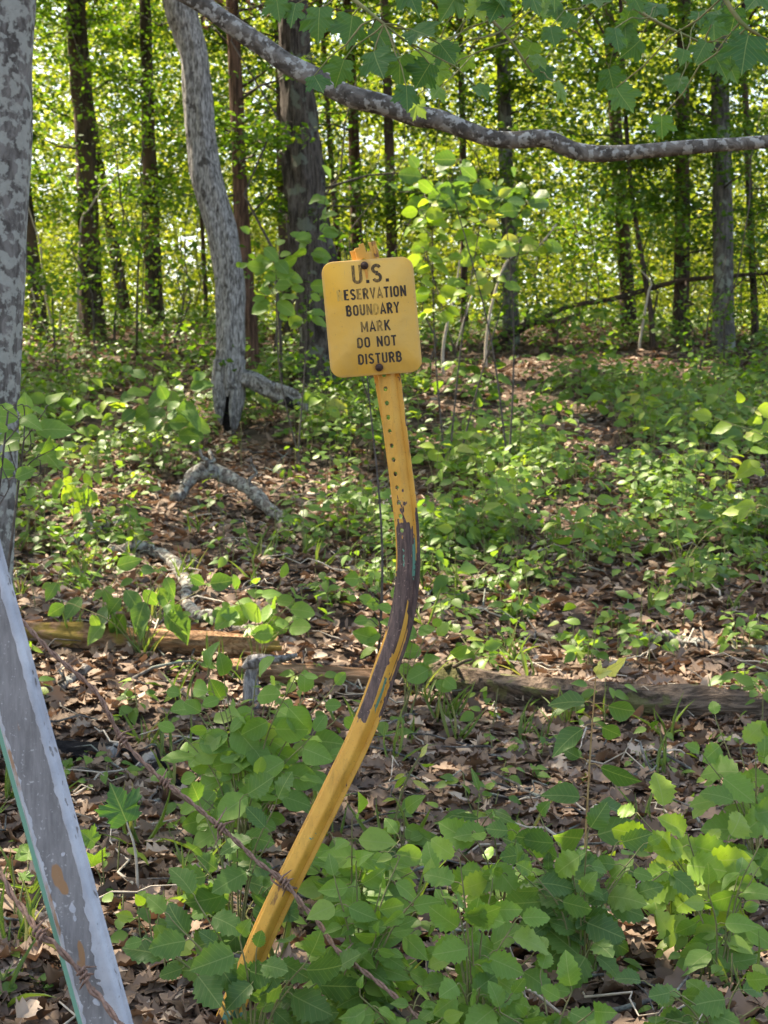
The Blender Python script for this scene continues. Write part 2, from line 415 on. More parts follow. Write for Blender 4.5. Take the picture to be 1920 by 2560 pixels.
# ------------------------------------------------------------------ trees
def branch_path(a, b, n=7, sag=.15, wob=.06):
    a = np.asarray(a, float); b = np.asarray(b, float); t = np.linspace(0, 1, n)[:, None]
    p = a + (b - a) * t; ln = np.linalg.norm(b - a)
    p[:, 2] += sag * ln * np.sin(np.pi * t[:, 0]) * .5
    p[1:-1] += rng.normal(0, wob * ln * .4, (n - 2, 3)); return p
def tree(label, pts, bark, base, top=12.0, crown=None, crown_leaves=0, low=None, seg=14, rough=.12, furrow=.0, twigs=0, name="tree", group=None, step=.16, twig_mat='twig', sprays=5, withered=()):
    """pts: (pixel x, pixel row, width in pixels) from the top of the frame down; base = (px, row) where it meets the ground"""
    g = G(*base); d = g[1]
    path = [P(x, y, d) for x, y, w in pts]; rad = [w / F * d / 2 for x, y, w in pts]
    path.append(np.array([g[0], d, g[2] - .12])); rad.append(rad[-1] * 1.22)
    path = path[::-1]; rad = rad[::-1]
    dirn = unit(path[-1] - path[-2]); dirn = unit(dirn + np.array([0, 0, 1.2])); k = 0
    while path[-1][2] < top:
        path.append(path[-1] + dirn * 1.5 + rng.normal(0, .06, 3)); rad.append(rad[-1] * .90)
    ln = sum(np.linalg.norm(path[q + 1] - path[q]) for q in range(len(path) - 1))
    n = max(12, int(ln / step))
    pr = smooth_path(np.column_stack([np.array(path), rad]), n)
    root = thing(name, label, "tree", g, group)
    off = -g
    t = link("trunk", mesh_np("trunk", *(lambda A: (A[0] + off, A[1]))(tube(pr[:, :3], pr[:, 3], seg, rough, 6, furrow, seed=rng.random() * 50)), M[bark]), root)
    parts = []
    topz = pr[-1, 2]
    centers = []
    if crown:
        r, z0 = crown; c0 = pr[-1, :3] * 1.0; c0[2] = (z0 + topz + r * .3) / 2
        nb = 7
        for q in range(nb):
            a_ = 2 * math.pi * q / nb + rng.random(); zz_ = rng.uniform(z0, topz)
            st = pr[np.argmin(abs(pr[:, 2] - zz_)), :4]
            e = st[:3] + np.array([math.cos(a_) * r * .85, math.sin(a_) * r * .85, rng.uniform(.3, 1.6)])
            bp = branch_path(st[:3], e, 7, .1); parts.append(("branch", tube(bp, np.linspace(max(.02, st[3] * .4), .012, 7), 6), bark))
            centers += [bp[3], bp[4], bp[5], bp[6]]
            for w in range(4): centers.append(bp[rng.integers(3, 7)] + rng.normal(0, .28 * r, 3) * np.array([1, 1, .5]))
    for k in range(twigs):
        st = pr[rng.integers(n // 5, int(n * .6)), :4]; a_ = rng.uniform(0, 2 * math.pi); l_ = rng.uniform(.5, 1.6)
        e = st[:3] + np.array([math.cos(a_) * l_, math.sin(a_) * l_ * .5, rng.uniform(-.3, .7)])
        parts.append(("branch", tube(branch_path(st[:3], e, 6, .1, .2), np.linspace(.018, .006, 6), 5), twig_mat))
    for nm, A, mt in parts:
        link(nm, mesh_np(nm, A[0] + off, A[1], M[mt]), root)
    low = list(low or [])
    for k in range(sprays):
        low.append((pts[0][0] + rng.normal(0, 190), rng.uniform(-60, 620) if pts[0][0] > 900 else rng.uniform(-60, 520), rng.uniform(.5, .95), 420))
    leafy = []
    if centers and crown_leaves:
        c = np.array(centers); leafy.append(spray(c, crown[0] * .34, max(4, crown_leaves // len(c)), .15, .55))
    if low:                         # low sprays of leaves inside the frame: list of (px, row, radius m, leaves)
        for (px, py, rr, nl) in low:
            e = P(px, py, d + rng.uniform(-1.2, .4)); st = pr[np.argmin(abs(pr[:, 2] - e[2] + .1)), :3]
            bp = branch_path(st, e, 7, .12); A = tube(bp, np.linspace(.02, .005, 7), 5)
            link("branch", mesh_np("branch", A[0] + off, A[1], M['twig']), root)
            cs = np.array([bp[3], bp[4], bp[5], bp[6], bp[6] + rng.normal(0, rr * .5, 3), bp[5] + rng.normal(0, rr * .5, 3)])
            leafy.append(spray(cs, rr, nl // 6, .105, .3))
    for (px, py, rr, nl) in withered:
        e = P(px, py, d - .3); st = pr[np.argmin(abs(pr[:, 2] - e[2])), :3]; bp = branch_path(st, e, 7, .1); A = tube(bp, np.linspace(.02, .006, 7), 5)
        link("branch", mesh_np("branch", A[0] - g, A[1], M['twig']), root)
        A = spray(np.array([bp[3], bp[5], bp[6]]), rr, nl // 3, .10, .5); o = link("withered_leaves", mesh_np("withered_leaves", A[0] - g, A[1], M['litter'], A[2]), root); o["kind"] = "stuff"
    if leafy:
        A = join(leafy); o = link("crown", mesh_np("crown", A[0] + off, A[1], M['shade'], A[2]), root); o["kind"] = "stuff"
    return root, pr

TREES = [
 # label, points(top -> bottom), bark, base, options
 ("dark trunk leaning behind the lichen-grey tree at the left edge", [(40, 300, 34), (62, 500, 36), (84, 680, 38), (100, 820, 42)], 'darkbark', (104, 850), dict(crown=(2.6, 8.5), crown_leaves=1500)),
 ("tall straight dark-brown trunk second from the left edge", [(188, 0, 46), (200, 200, 50), (211, 290, 50), (218, 450, 50), (222, 580, 52), (231, 800, 60)], 'darkbark', (233, 850), dict(crown=(3.2, 9.5), crown_leaves=2400, twigs=5, furrow=.35, seg=22)),
 ("short slanting trunk between the two dark trunks on the left", [(252, 440, 24), (269, 520, 27), (292, 660, 28), (315, 793, 30)], 'darkbark', (320, 815), dict(top=9.5, crown=(2.0, 7.5), crown_leaves=900)),
 ("dark upright trunk just left of the hanging grey dead trunk", [(362, 0, 28), (370, 290, 31), (376, 450, 38), (379, 580, 41), (388, 790, 44)], 'darkbark', (390, 820), dict(crown=(2.8, 9.5), crown_leaves=1800, twigs=4, furrow=.3, seg=18)),
 ("very thin bent sapling stem before the pale sky gap", [(428, 460, 9), (431, 520, 10), (446, 640, 11), (466, 765, 12)], 'darkbark', (468, 800), dict(top=8, crown=(1.2, 6.6), crown_leaves=300, seg=8)),
 ("thin dark stem touching the left side of the dead trunk", [(500, 500, 9), (506, 580, 10), (511, 680, 11), (515, 770, 12)], 'darkbark', (516, 805), dict(top=8, crown=(1.2, 6.6), crown_leaves=300, seg=8)),
 ("reddish-brown trunk just right of the hanging grey dead trunk", [(580, 0, 32), (585, 115, 34), (593, 290, 33), (602, 520, 37), (620, 750, 34), (630, 890, 36)], 'redbark', (633, 960), dict(withered=[(560, 20, .5, 240), (650, 40, .5, 260), (700, 10, .45, 200), (610, -20, .5, 240)], crown=(2.8, 8), crown_leaves=1600, twigs=7, furrow=.2, seg=18)),
 ("thickest dark oak trunk standing right behind the yellow sign", [(730, 0, 66), (744, 231, 82), (758, 405, 94), (770, 560, 100), (786, 690, 98), (800, 850, 100)], 'oak', (808, 962), dict(crown=(3.8, 8.5), crown_leaves=3200, twigs=4, furrow=.45, seg=30, step=.09)),
 ("shadowed narrow trunk peeking out left of the thick oak", [(704, 430, 24), (709, 580, 28), (714, 720, 30)], 'darkbark', (716, 850), dict(top=9.5, crown=(2, 7.5), crown_leaves=700)),
 ("sunlit pale trunk directly above the top of the sign", [(880, 200, 24), (885, 347, 28), (888, 480, 29), (892, 620, 30)], 'redbark', (895, 835), dict(crown=(2.4, 9.0), crown_leaves=900)),
 ("thin pinkish stem between the oak and the trunk above the sign", [(822, 320, 13), (828, 405, 14), (838, 520, 15), (845, 640, 16)], 'redbark', (852, 830), dict(top=8.5, crown=(1.6, 7), crown_leaves=400)),
 ("dark narrow trunk crossed by the limb right of the sign top", [(968, 200, 22), (974, 405, 25), (978, 560, 26)], 'darkbark', (985, 860), dict(crown=(2.4, 8.6), crown_leaves=900)),
 ("dim trunk among leaves midway between sign and right edge", [(1250, 0, 30), (1258, 145, 33), (1265, 400, 36), (1272, 579, 38), (1276, 760, 40)], 'greybark', (1278, 860), dict(crown=(3, 8.5), crown_leaves=1600,
      low=[(1120, 120, .8, 260), (1330, 90, .9, 300), (1180, 420, .8, 260), (1400, 250, .9, 280), (1300, 470, .7, 240)])),
 ("thin stem with sparse leaves left of the dim middle trunk", [(1146, 0, 14), (1151, 115, 15), (1158, 400, 17), (1160, 700, 18)], 'darkbark', (1162, 850), dict(top=9, crown=(1.8, 7.8), crown_leaves=500, low=[(1060, 60, .7, 220), (1200, 250, .7, 220)])),
 ("brown trunk left of the thin pair at right, above the fallen branch", [(1535, 250, 30), (1550, 492, 34), (1560, 620, 36), (1568, 723, 38)], 'darkbark', (1572, 835), dict(crown=(2.8, 8.5), crown_leaves=1500,
      low=[(1480, 160, .9, 280), (1620, 120, .9, 280), (1540, 420, .7, 220), (1440, 60, .8, 240)])),
 ("very thin dark stem leaning beside the brown trunk at right", [(1570, 380, 11), (1585, 520, 12), (1610, 680, 13), (1628, 790, 14)], 'darkbark', (1632, 870), dict(top=8, crown=(1.4, 6.8), crown_leaves=350, seg=8)),
 ("mid-sized trunk third from the right edge", [(1706, 250, 34), (1706, 520, 38), (1703, 752, 40)], 'darkbark', (1703, 850), dict(crown=(2.8, 8.5), crown_leaves=1500, low=[(1740, 60, .9, 280), (1660, 300, .8, 260), (1790, 300, .8, 240)])),
 ("grey trunk second from the right edge, thickest at right", [(1798, 150, 42), (1805, 405, 48), (1808, 620, 50), (1808, 800, 54)], 'greybark', (1808, 880), dict(crown=(3.2, 8), crown_leaves=2000, low=[(1860, 180, .9, 300), (1720, 180, .9, 280), (1880, 420, .6, 200)])),
 ("slim dark stem at the right edge", [(1858, 150, 14), (1866, 290, 16), (1876, 550, 17), (1886, 770, 18)], 'darkbark', (1889, 850), dict(top=9, crown=(1.8, 7.6), crown_leaves=500, twigs=3)),
]
for label, pts, bark, base, kw in TREES:
    tree(label, pts, bark, base, **kw)

# --- the lichen-grey maple at the left edge, its long limb and the boughs over the view
g1 = G(-85, 1850); d1 = g1[1]
pts1 = [(0, 0, 170), (-4, 300, 166), (-12, 520, 162), (-22, 800, 158), (-34, 1000, 158), (-42, 1250, 158), (-52, 1480, 164)]
path1 = [np.array([g1[0], d1, g1[2] - .12])] + [P(x, y, d1) for x, y, w in pts1][::-1]
rad1 = [.5 * 205 / F * d1] + [w / F * d1 / 2 for x, y, w in pts1][::-1]
for k in range(5):
    path1.append(path1[-1] + np.array([.10, .08, 1.5])); rad1.append(rad1[-1] * .9)
pr1 = smooth_path(np.column_stack([np.array(path1), rad1]), 120)
maple = thing("maple_tree", "lichen-spotted pale grey maple trunk cut off by the left edge", "tree", g1)
A = tube(pr1[:, :3], pr1[:, 3], 40, .06, 5, .10, seed=3.3)
link("trunk", mesh_np("trunk", A[0] - g1, A[1], M['lichenbark']), maple)
limb_px = [(492, 0, 50), (579, 64, 50), (665, 121, 54), (720, 160, 56), (781, 191, 58), (868, 237, 58), (955, 260, 56), (1035, 289, 52), (1100, 300, 50), (1163, 324, 50), (1220, 344, 48),
           (1278, 350, 46), (1365, 347, 48), (1434, 376, 46), (1510, 385, 44), (1625, 376, 40), (1770, 365, 38), (1920, 353, 36), (2080, 330, 30)]
lp = [pr1[np.argmin(abs(pr1[:, 2] - P(0, -330, d1)[2])), :3].copy(), P(180, -210, d1 - .15), P(360, -85, d1 - .2)]
lr = [.062, .052, .048]
for k, (x, y, w) in enumerate(limb_px):
    dd = d1 - .25 - .012 * k; lp.append(P(x, y, dd)); lr.append(.92 * w / F * dd / 2)
prl = smooth_path(np.column_stack([np.array(lp), lr]), 190)
A = tube(prl[:, :3], prl[:, 3], 18, .16, 9, 0, seed=8)
o = link("limb", mesh_np("limb", A[0] - g1, A[1], M['limb']), maple); o["label"] = "long wavy limb with pale lichen spots sweeping across the top"
def bough(start, way, leaves, size, kind='maple', m='maple'):
    """a thin bough of the maple with hanging lobed leaves; leaves = list of (px, row, depth, rotation, length px)"""
    pts = [start] + way; p = smooth_path(np.array(pts), 24); parts = [tube(p, np.linspace(.014, .004, 24), 6)]
    br = None; info = []
    for (px, py, dd, ln) in leaves:
        e = P(px, py, dd); k = np.argmin(np.linalg.norm(p - e, axis=1)); s = p[k]
        parts.append(tube(branch_path(s, e, 5, .1, .05), np.linspace(.0028, .0016, 5), 5, cap=False)); info.append((e, .74 * ln / F * dd))
    A = join(parts); br = link("bough", mesh_np("bough", A[0] - g1, A[1], M['stem']), maple)
    for e, ln in info:
        ax = np.array([rng.normal(0, .55), rng.normal(-.2, .3), -1.0 + rng.normal(0, .3)]); nr = np.array([rng.normal(0, .35), -1.0, .55 + rng.normal(0, .25)])
        R = frames(ax[None], nr[None])[0]
        lo = link("leaf", leaf_mesh(kind, m), br)
        lo.matrix_basis = Matrix.Translation((e - g1).tolist()) @ Matrix(R.tolist()).to_4x4() @ Matrix.Scale(ln, 4)
up = pr1[np.argmin(abs(pr1[:, 2] - 4.6)), :3]
bough(up, [P(400, -420, 5.2), P(700, -160, 4.2), P(850, -30, 3.9), P(960, 60, 3.8)],
      [(800, 20, 3.85, 110), (880, 40, 3.85, 120), (785, 190, 3.8, 80), (1000, 140, 3.8, 105), (935, 130, 3.8, 110), (1075, 160, 3.8, 95), (1015, 215, 3.75, 90), (1190, 215, 3.8, 65),
       (930, 70, 3.85, 100), (1030, 75, 3.8, 110), (860, 150, 3.8, 90), (1100, 110, 3.85, 90), (690, -10, 3.9, 90), (740, 10, 3.9, 80)], .13)
bough(up, [P(500, -520, 4.9), P(1000, -260, 4.0), P(1180, -120, 3.8), P(1260, -40, 3.75)],
      [(1150, -20, 3.8, 110), (1255, 0, 3.75, 95), (1130, -50, 3.8, 110), (1220, -40, 3.75, 110), (1320, -30, 3.7, 100), (1380, -50, 3.8, 100), (1010, -30, 3.85, 110)], .13)
bough(up, [P(700, -620, 4.9), P(1400, -360, 4.0), P(1700, -160, 3.7), P(1840, 40, 3.6), P(1900, 90, 3.6)],
      [(1870, 90, 3.6, 135), (1785, 140, 3.65, 85), (1905, -20, 3.6, 100), (1655, 290, 3.7, 75), (1540, 220, 3.8, 100), (1840, 20, 3.65, 90), (1960, 120, 3.6, 110), (1780, -30, 3.7, 90)], .13)
bough(up, [P(500, -560, 6.2), P(1000, -330, 5.6), P(1400, -120, 5.3), P(1600, 30, 5.2), P(1760, 110, 5.2)],
      [(rng.uniform(1330, 1900), rng.uniform(-30, 210), rng.uniform(4.9, 5.5), rng.uniform(55, 90)) for k in range(26)], .1)
bough(up, [P(480, -500, 5.9), P(800, -300, 5.5), P(1060, -90, 5.2), P(1240, 60, 5.1), P(1330, 180, 5.1)],
      [(rng.uniform(1020, 1400), rng.uniform(-30, 260), rng.uniform(4.8, 5.4), rng.uniform(55, 90)) for k in range(20)], .1, 'maple', 'round')
# crown of the maple, above the frame
cc = []
for k in range(26):
    a_ = rng.uniform(0, 6.28); r_ = rng.uniform(.5, 3.2); q = pr1[-1, :3] + np.array([math.cos(a_) * r_ - .5, math.sin(a_) * r_ + 1.6, rng.uniform(-2.4, .9)]); cc.append(q)
    A = tube(branch_path(pr1[rng.integers(85, 119), :3], q, 6, .1), np.linspace(.03, .008, 6), 5); link("branch", mesh_np("branch", A[0] - g1, A[1], M['limb']), maple)
A = spray(np.array(cc), 1.1, 130, .13, .6); o = link("crown", mesh_np("crown", A[0] - g1, A[1], M['shade'], A[2]), maple); o["kind"] = "stuff"

# --- the dead grey trunk that hangs broken in front of the wood
gd = G(573, 1086); dD = gd[1]
ptsd = [(446, 0, 82), (470, 80, 80), (486, 145, 78), (492, 220, 78), (498, 290, 78), (503, 360, 80), (515, 434, 84), (530, 490, 86), (547, 550, 86), (562, 620, 84), (573, 694, 80), (577, 790, 78), (579, 868, 80), (576, 930, 84), (572, 965, 78)]
pathd = [P(x, y, dD) for x, y, w in ptsd][::-1]; radd = [.90 * w / F * dD / 2 for x, y, w in ptsd][::-1]
for k in range(4):
    pathd.append(pathd[-1] + np.array([-.32, .25, 1.4])); radd.append(radd[-1] * .93)
dead = thing("dead_tree", "pale grey dead trunk with a jagged broken foot left of the sign", "tree", gd)
prd = smooth_path(np.column_stack([np.array(pathd), radd]), 150)
A = tube(prd[:, :3], prd[:, 3], 34, .14, 5, .18, seed=21)
link("trunk", mesh_np("trunk", A[0] - gd, A[1], M['deadwood']), dead)
def px_tube(pts, m, nm, seg=14, rough=.3, furrow=.6, sd=1.0, n=24):
    q = smooth_path(np.array([list(P(x, y, dD + dz)) + [w / F * dD / 2] for x, y, w, dz in pts]), n); A = tube(q[:, :3], np.maximum(q[:, 3], .004), seg, rough, 9, furrow, seed=sd)
    return link(nm, mesh_np(nm, A[0] - gd, A[1], M[m]), dead)
px_tube([(574, 930, 66, .02), (572, 985, 58, .02), (572, 1040, 44, .02), (574, 1084, 26, .02)], 'char', "hollow_shade", sd=4)  # solid tube, its black colour stands for the shade inside the hollow
for k, q in enumerate(([(550, 900, 40, -.06), (548, 970, 36, -.08), (549, 1030, 26, -.08), (553, 1062, 5, -.05)], [(574, 905, 40, -.1), (572, 955, 30, -.12), (568, 992, 8, -.12)],
                       [(596, 900, 40, -.06), (594, 975, 34, -.08), (590, 1045, 26, -.08), (582, 1088, 8, -.06)], [(586, 960, 22, -.12), (581, 1010, 18, -.13), (578, 1068, 5, -.12)])):
    px_tube(q, 'deadwood', "splinter", sd=10. + k)
px_tube([(578, 945, 44, 0), (625, 950, 46, -.1), (680, 974, 42, -.2), (725, 998, 38, -.3), (756, 1016, 26, -.36), (772, 1028, 5, -.4)], 'deadwood', "broken_limb", 22, .3, .9, 15, 40)
px_tube([(690, 965, 22, -.3), (730, 978, 16, -.36), (752, 990, 4, -.4)], 'deadwood', "splinter", sd=31)
px_tube([(715, 1000, 24, -.36), (745, 1022, 18, -.42), (762, 1040, 6, -.44)], 'char', "splinter", sd=35)

# ------------------------------------------------------------------ the wood behind and the canopy added overhead, out of view
def mass(name, label, parts, material, cat):
    A = join(parts); o = link(name, mesh_np(name, A[0], A[1], material, A[2])); return props(o, label, cat, kind="stuff")
def woods(n, d0, d1_, size, per, rad, zlo, zhi, low=.95, keep=False):
    d = rng.uniform(d0, d1_, n); x = rng.uniform(-.33, .33, n) * d * 1.35; gz = H(x, d)
    z = gz + zlo + (zhi - zlo) * rng.random(n) ** low
    c = np.stack([x, d, z], -1)
    px = 960 + F * x / d; py = HOR - F * (z - 1.5) / d
    sky_gap = (((px - 480) / 60) ** 2 + ((py - 590) / 75) ** 2 < 1)
    return spray(c[~sky_gap], rad, per, size, .55, .5, keep=keep)
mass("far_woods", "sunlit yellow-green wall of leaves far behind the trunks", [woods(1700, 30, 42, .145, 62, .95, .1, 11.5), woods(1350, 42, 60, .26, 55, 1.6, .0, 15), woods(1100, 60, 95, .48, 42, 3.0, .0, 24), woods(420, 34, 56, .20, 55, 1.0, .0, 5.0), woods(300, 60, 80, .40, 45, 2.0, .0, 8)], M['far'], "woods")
brush = [woods(330, 23, 32, .085, 70, .6, .1, 3.0)]
mass("brush", "leafy waist-high brush at the foot of the far trunks", brush, M['far'], "brush")
us = [woods(520, 19, 30, .085, 60, .62, .8, 8.5, keep=True), woods(240, 16, 25, .08, 55, .5, 2.4, 7.5, keep=True), woods(330, 15.5, 25, .095, 42, .45, .25, 2.4, keep=True)]
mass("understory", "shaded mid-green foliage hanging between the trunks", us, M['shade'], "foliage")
# thin bare stems in the brush
st = []
for k in range(60):
    d = rng.uniform(17, 34); x = rng.uniform(-.27, .27) * d; b0 = on_ground(x, d, -.03); h = rng.uniform(1.2, 5.5)
    st.append(tube(branch_path(b0, b0 + np.array([rng.normal(0, .16 * h), rng.normal(0, .1 * h), h]), 7, 0, .08), np.linspace(.016, .005, 7) * rng.uniform(.6, 1.5), 5))
mass("brush_stems", "thin bare stems rising through the brush behind", st, M['twig'], "stems")
# unseen canopy added for its shade, opened where flecks of sun should fall
n = 5200; cpos = np.stack([rng.uniform(-26, 9, n), rng.uniform(3.5, 27.5, n), rng.uniform(0, 1, n)], -1)
cpos[:, 2] = H(cpos[:, 0], cpos[:, 1]) + 8.2 + 5.5 * cpos[:, 2]
vis = (cpos[:, 2] - .9 < 1.5 + (HOR + 60) / F * cpos[:, 1]) & (np.abs(cpos[:, 0]) < .30 * cpos[:, 1] + 1.2)
cpos = cpos[~vis & ~((cpos[:, 0] > -2.0) & (cpos[:, 1] < 13)) & ~((cpos[:, 0] > 3.5) & (cpos[:, 1] < 20))]
can = [spray(cpos, 1.0, 34, .21, .55)]
mass("shade_canopy", "unseen green canopy added overhead to cast shade", can, M['shade'], "canopy")
print("trees done")

# ------------------------------------------------------------------ painted steel channel posts
def paint_mat(name, base, base2, under, under2, second, spot, rough=.55, primer=(.40, .22, .13)):
    """worn paint: 'wear' red = bare metal, green = second paint coat, blue = rust spots"""
    m, nt, out = mat(name); b = NB(nt); co = coords(b)
    at = b.n("ShaderNodeVertexColor"); at.layer_name = "wear"; s = b.n("ShaderNodeSeparateColor"); nt.links.new(at.outputs[0], s.inputs[0])
    jit = b.math('MULTIPLY', b.math('SUBTRACT', b.noise(b.scale(co, (1, 1, .35)), 90, 5, .65), .5), .9)
    blot = b.noise(co, 14, 5)
    pc = b.mix(b.step(blot, .3, .75), base, base2)
    pc = b.mix(b.math('MULTIPLY', b.step(b.noise(co, 220, 2), .60, .72), .25), pc, under)
    uc = b.mix(b.step(b.noise(b.scale(co, (1, 1, .12)), 130, 5, .7), .36, .66), under, under2)
    wr = b.step(b.math('ADD', s.outputs[0], jit), .46, .54)
    wg = b.step(b.math('ADD', s.outputs[1], jit), .46, .54)
    wb = b.step(b.math('ADD', s.outputs[2], b.math('MULTIPLY', jit, .7)), .40, .60)
    grime = b.noise(b.scale(co, (1, 1, .25)), 26, 6, .7)
    pc = b.mix(b.math('MULTIPLY', b.step(grime, .50, .72), .38), pc, tuple(.35 * k_ for k_ in base))
    uc = b.mix(b.math('MULTIPLY', b.step(grime, .47, .70), .5), uc, tuple(.45 * k_ for k_ in under))
    uc = b.mix(b.math('MULTIPLY', b.step(b.noise(co, 160, 3), .63, .70), .6), uc, tuple(min(.6, 2.6 * k_) for k_ in under2))
    chip = b.step(b.noise(b.scale(co, (1, 1, .4)), 75, 3, .6), .70, .73)
    wr = b.math('MAXIMUM', wr, chip)
    col = b.mix(wr, pc, uc)
    rim = b.math('MULTIPLY', b.math('MULTIPLY', b.step(b.math('ADD', s.outputs[0], jit), .36, .46), b.math('SUBTRACT', 1.0, wr)), .55)
    col = b.mix(rim, col, primer); col = b.mix(wg, col, second); col = b.mix(b.math('MULTIPLY', wb, .85), col, spot)
    hgt = b.math('SUBTRACT', 1.0, wr)
    nt.links.new(b.bsdf(col, b.math('ADD', b.math('MULTIPLY', blot, .25), rough - .1), .4, b.bump(hgt, .0012)), out.inputs[0])
    return m
def channel(center, twist, wear_fn, prof, du=.0026, ds=.0035, holes=None, cut=None):
    """hat-shaped channel swept along a 3-D centre line. center: (n,3); twist per point (rad); prof: (u, v) polyline, v towards the viewer"""
    length = np.concatenate([[0], np.cumsum(np.linalg.norm(np.diff(center, axis=0), axis=1))])
    S = np.arange(0, length[-1], ds)
    c = np.stack([np.interp(S, length, center[:, k]) for k in range(3)], -1); tw = np.interp(S, length, twist)
    tan = unit(np.gradient(c, axis=0)); tan = unit(np.stack([np.convolve(np.pad(tan[:, k], 12, mode='edge'), np.ones(25) / 25, 'valid') for k in range(3)], -1))
    v0 = np.array([0, -1., 0]); right = unit(np.cross(tan, v0)); right = np.where(right[:, :1] < 0, -right, right); v0s = unit(np.cross(right, tan)); v0s = np.where(v0s[:, 1:2] > 0, -v0s, v0s)
    U = right * np.cos(tw)[:, None] + v0s * np.sin(tw)[:, None]; W = -right * np.sin(tw)[:, None] + v0s * np.cos(tw)[:, None]
    pl = [np.array(prof[0], float)]; tag_ = [0.0]; acc = 0
    for q in range(len(prof) - 1):
        a_, b_ = np.array(prof[q], float), np.array(prof[q + 1], float); m_ = max(1, int(np.linalg.norm(b_ - a_) / du + .5))
        for k in range(1, m_ + 1): pl.append(a_ + (b_ - a_) * k / m_); tag_.append(q + k / m_)
    pl = np.array(pl); tag_ = np.array(tag_); nu = len(pl); ns = len(S)
    off = pl.copy()
    grid = c[:, None] + pl[None, :, 0:1] * U[:, None] + pl[None, :, 1:2] * W[:, None]
    keep = np.ones((ns - 1, nu - 1), bool)
    if holes is not None:
        hs, hr, seg_ = holes; mid = (pl[np.searchsorted(tag_, seg_)] + pl[np.searchsorted(tag_, seg_ + 1)]) / 2
        web = (tag_ >= seg_ - 1e-6) & (tag_ <= seg_ + 1 + 1e-6)
        uu = np.where(web, np.linalg.norm(pl - mid, axis=1) * np.sign(pl[:, 0] - mid[0]), 9)
        for h in hs:
            rr = np.sqrt((S[:, None] - h) ** 2 + uu[None] ** 2)
            inn = rr < hr
            keep &= ~(inn[:-1, :-1] & inn[1:, :-1] & inn[:-1, 1:] & inn[1:, 1:])
            rim = (rr < hr * 1.0)
            idx = np.argwhere(rim)
            for (i_, j_) in idx:
                if rr[i_, j_] > hr * .35:
                    k_ = hr / rr[i_, j_]; ds_ = (S[i_] - h) * (k_ - 1); du_ = uu[j_] * (k_ - 1)
                    dirp = unit(pl[min(j_ + 1, nu - 1)] - pl[max(j_ - 1, 0)])
                    grid[i_, j_] += tan[i_] * ds_ + (U[i_] * dirp[0] + W[i_] * dirp[1]) * du_
    if cut is not None: keep &= ~cut(S[:-1, None], tag_[None, :-1])
    wear = np.array(wear_fn(S[:, None] + 0 * tag_[None], tag_[None] + 0 * S[:, None], grid))
    i_, j_ = np.nonzero(keep); a_ = i_ * nu + j_
    T = np.stack([a_, a_ + 1, a_ + 1 + nu, a_ + nu], -1)
    col = np.concatenate([wear.reshape(-1, 3), np.ones((ns * nu, 1))], 1)
    return grid.reshape(-1, 3), T, col, (S, c, tan, U, W)
def bump1(x, lo, hi, soft): return np.clip((x - lo) / soft, 0, 1) * np.clip((hi - x) / soft, 0, 1)

POST = [(905, 612), (913, 640), (930, 740), (950, 850), (968, 940), (991, 1100), (1010, 1250), (1018, 1330), (1020, 1417), (1012, 1504), (993, 1590), (962, 1678), (931, 1764),
        (896, 1850), (854, 1937), (811, 2024), (768, 2110), (670, 2310), (565, 2560), (548, 2600)]
DP = 3.74
rows = np.array([q[1] for q in POST], float)
cl = smooth_path(np.array([P(x, y, DP) for x, y in POST]), 400)
rw = smooth_path(np.array([(y, 0.) for x, y in POST]), 400)[:, 0]
bot = on_ground(P(520, 2660, DP)[0], DP, -.25); cl = np.vstack([cl, bot]); rw = np.append(rw, 2760.)
tws = np.radians(np.interp(rw, [600, 940, 1060, 1500, 2600], [12, 18, 33, 32, 30]))
hat = [(-.035, -.002), (-.021, .0), (-.0145, .023), (.0145, .023), (.021, .0), (.035, -.002)]
lenp = np.concatenate([[0], np.cumsum(np.linalg.norm(np.diff(cl, axis=0), axis=1))])
def row_of(S): return np.interp(S, lenp, rw)
def field(S, q, fs, fq, seed):
    return np.array([noise.noise(Vector((a_ * fs, b_ * fq, seed))) for a_, b_ in zip(np.ravel(S), np.ravel(q))]).reshape(S.shape)
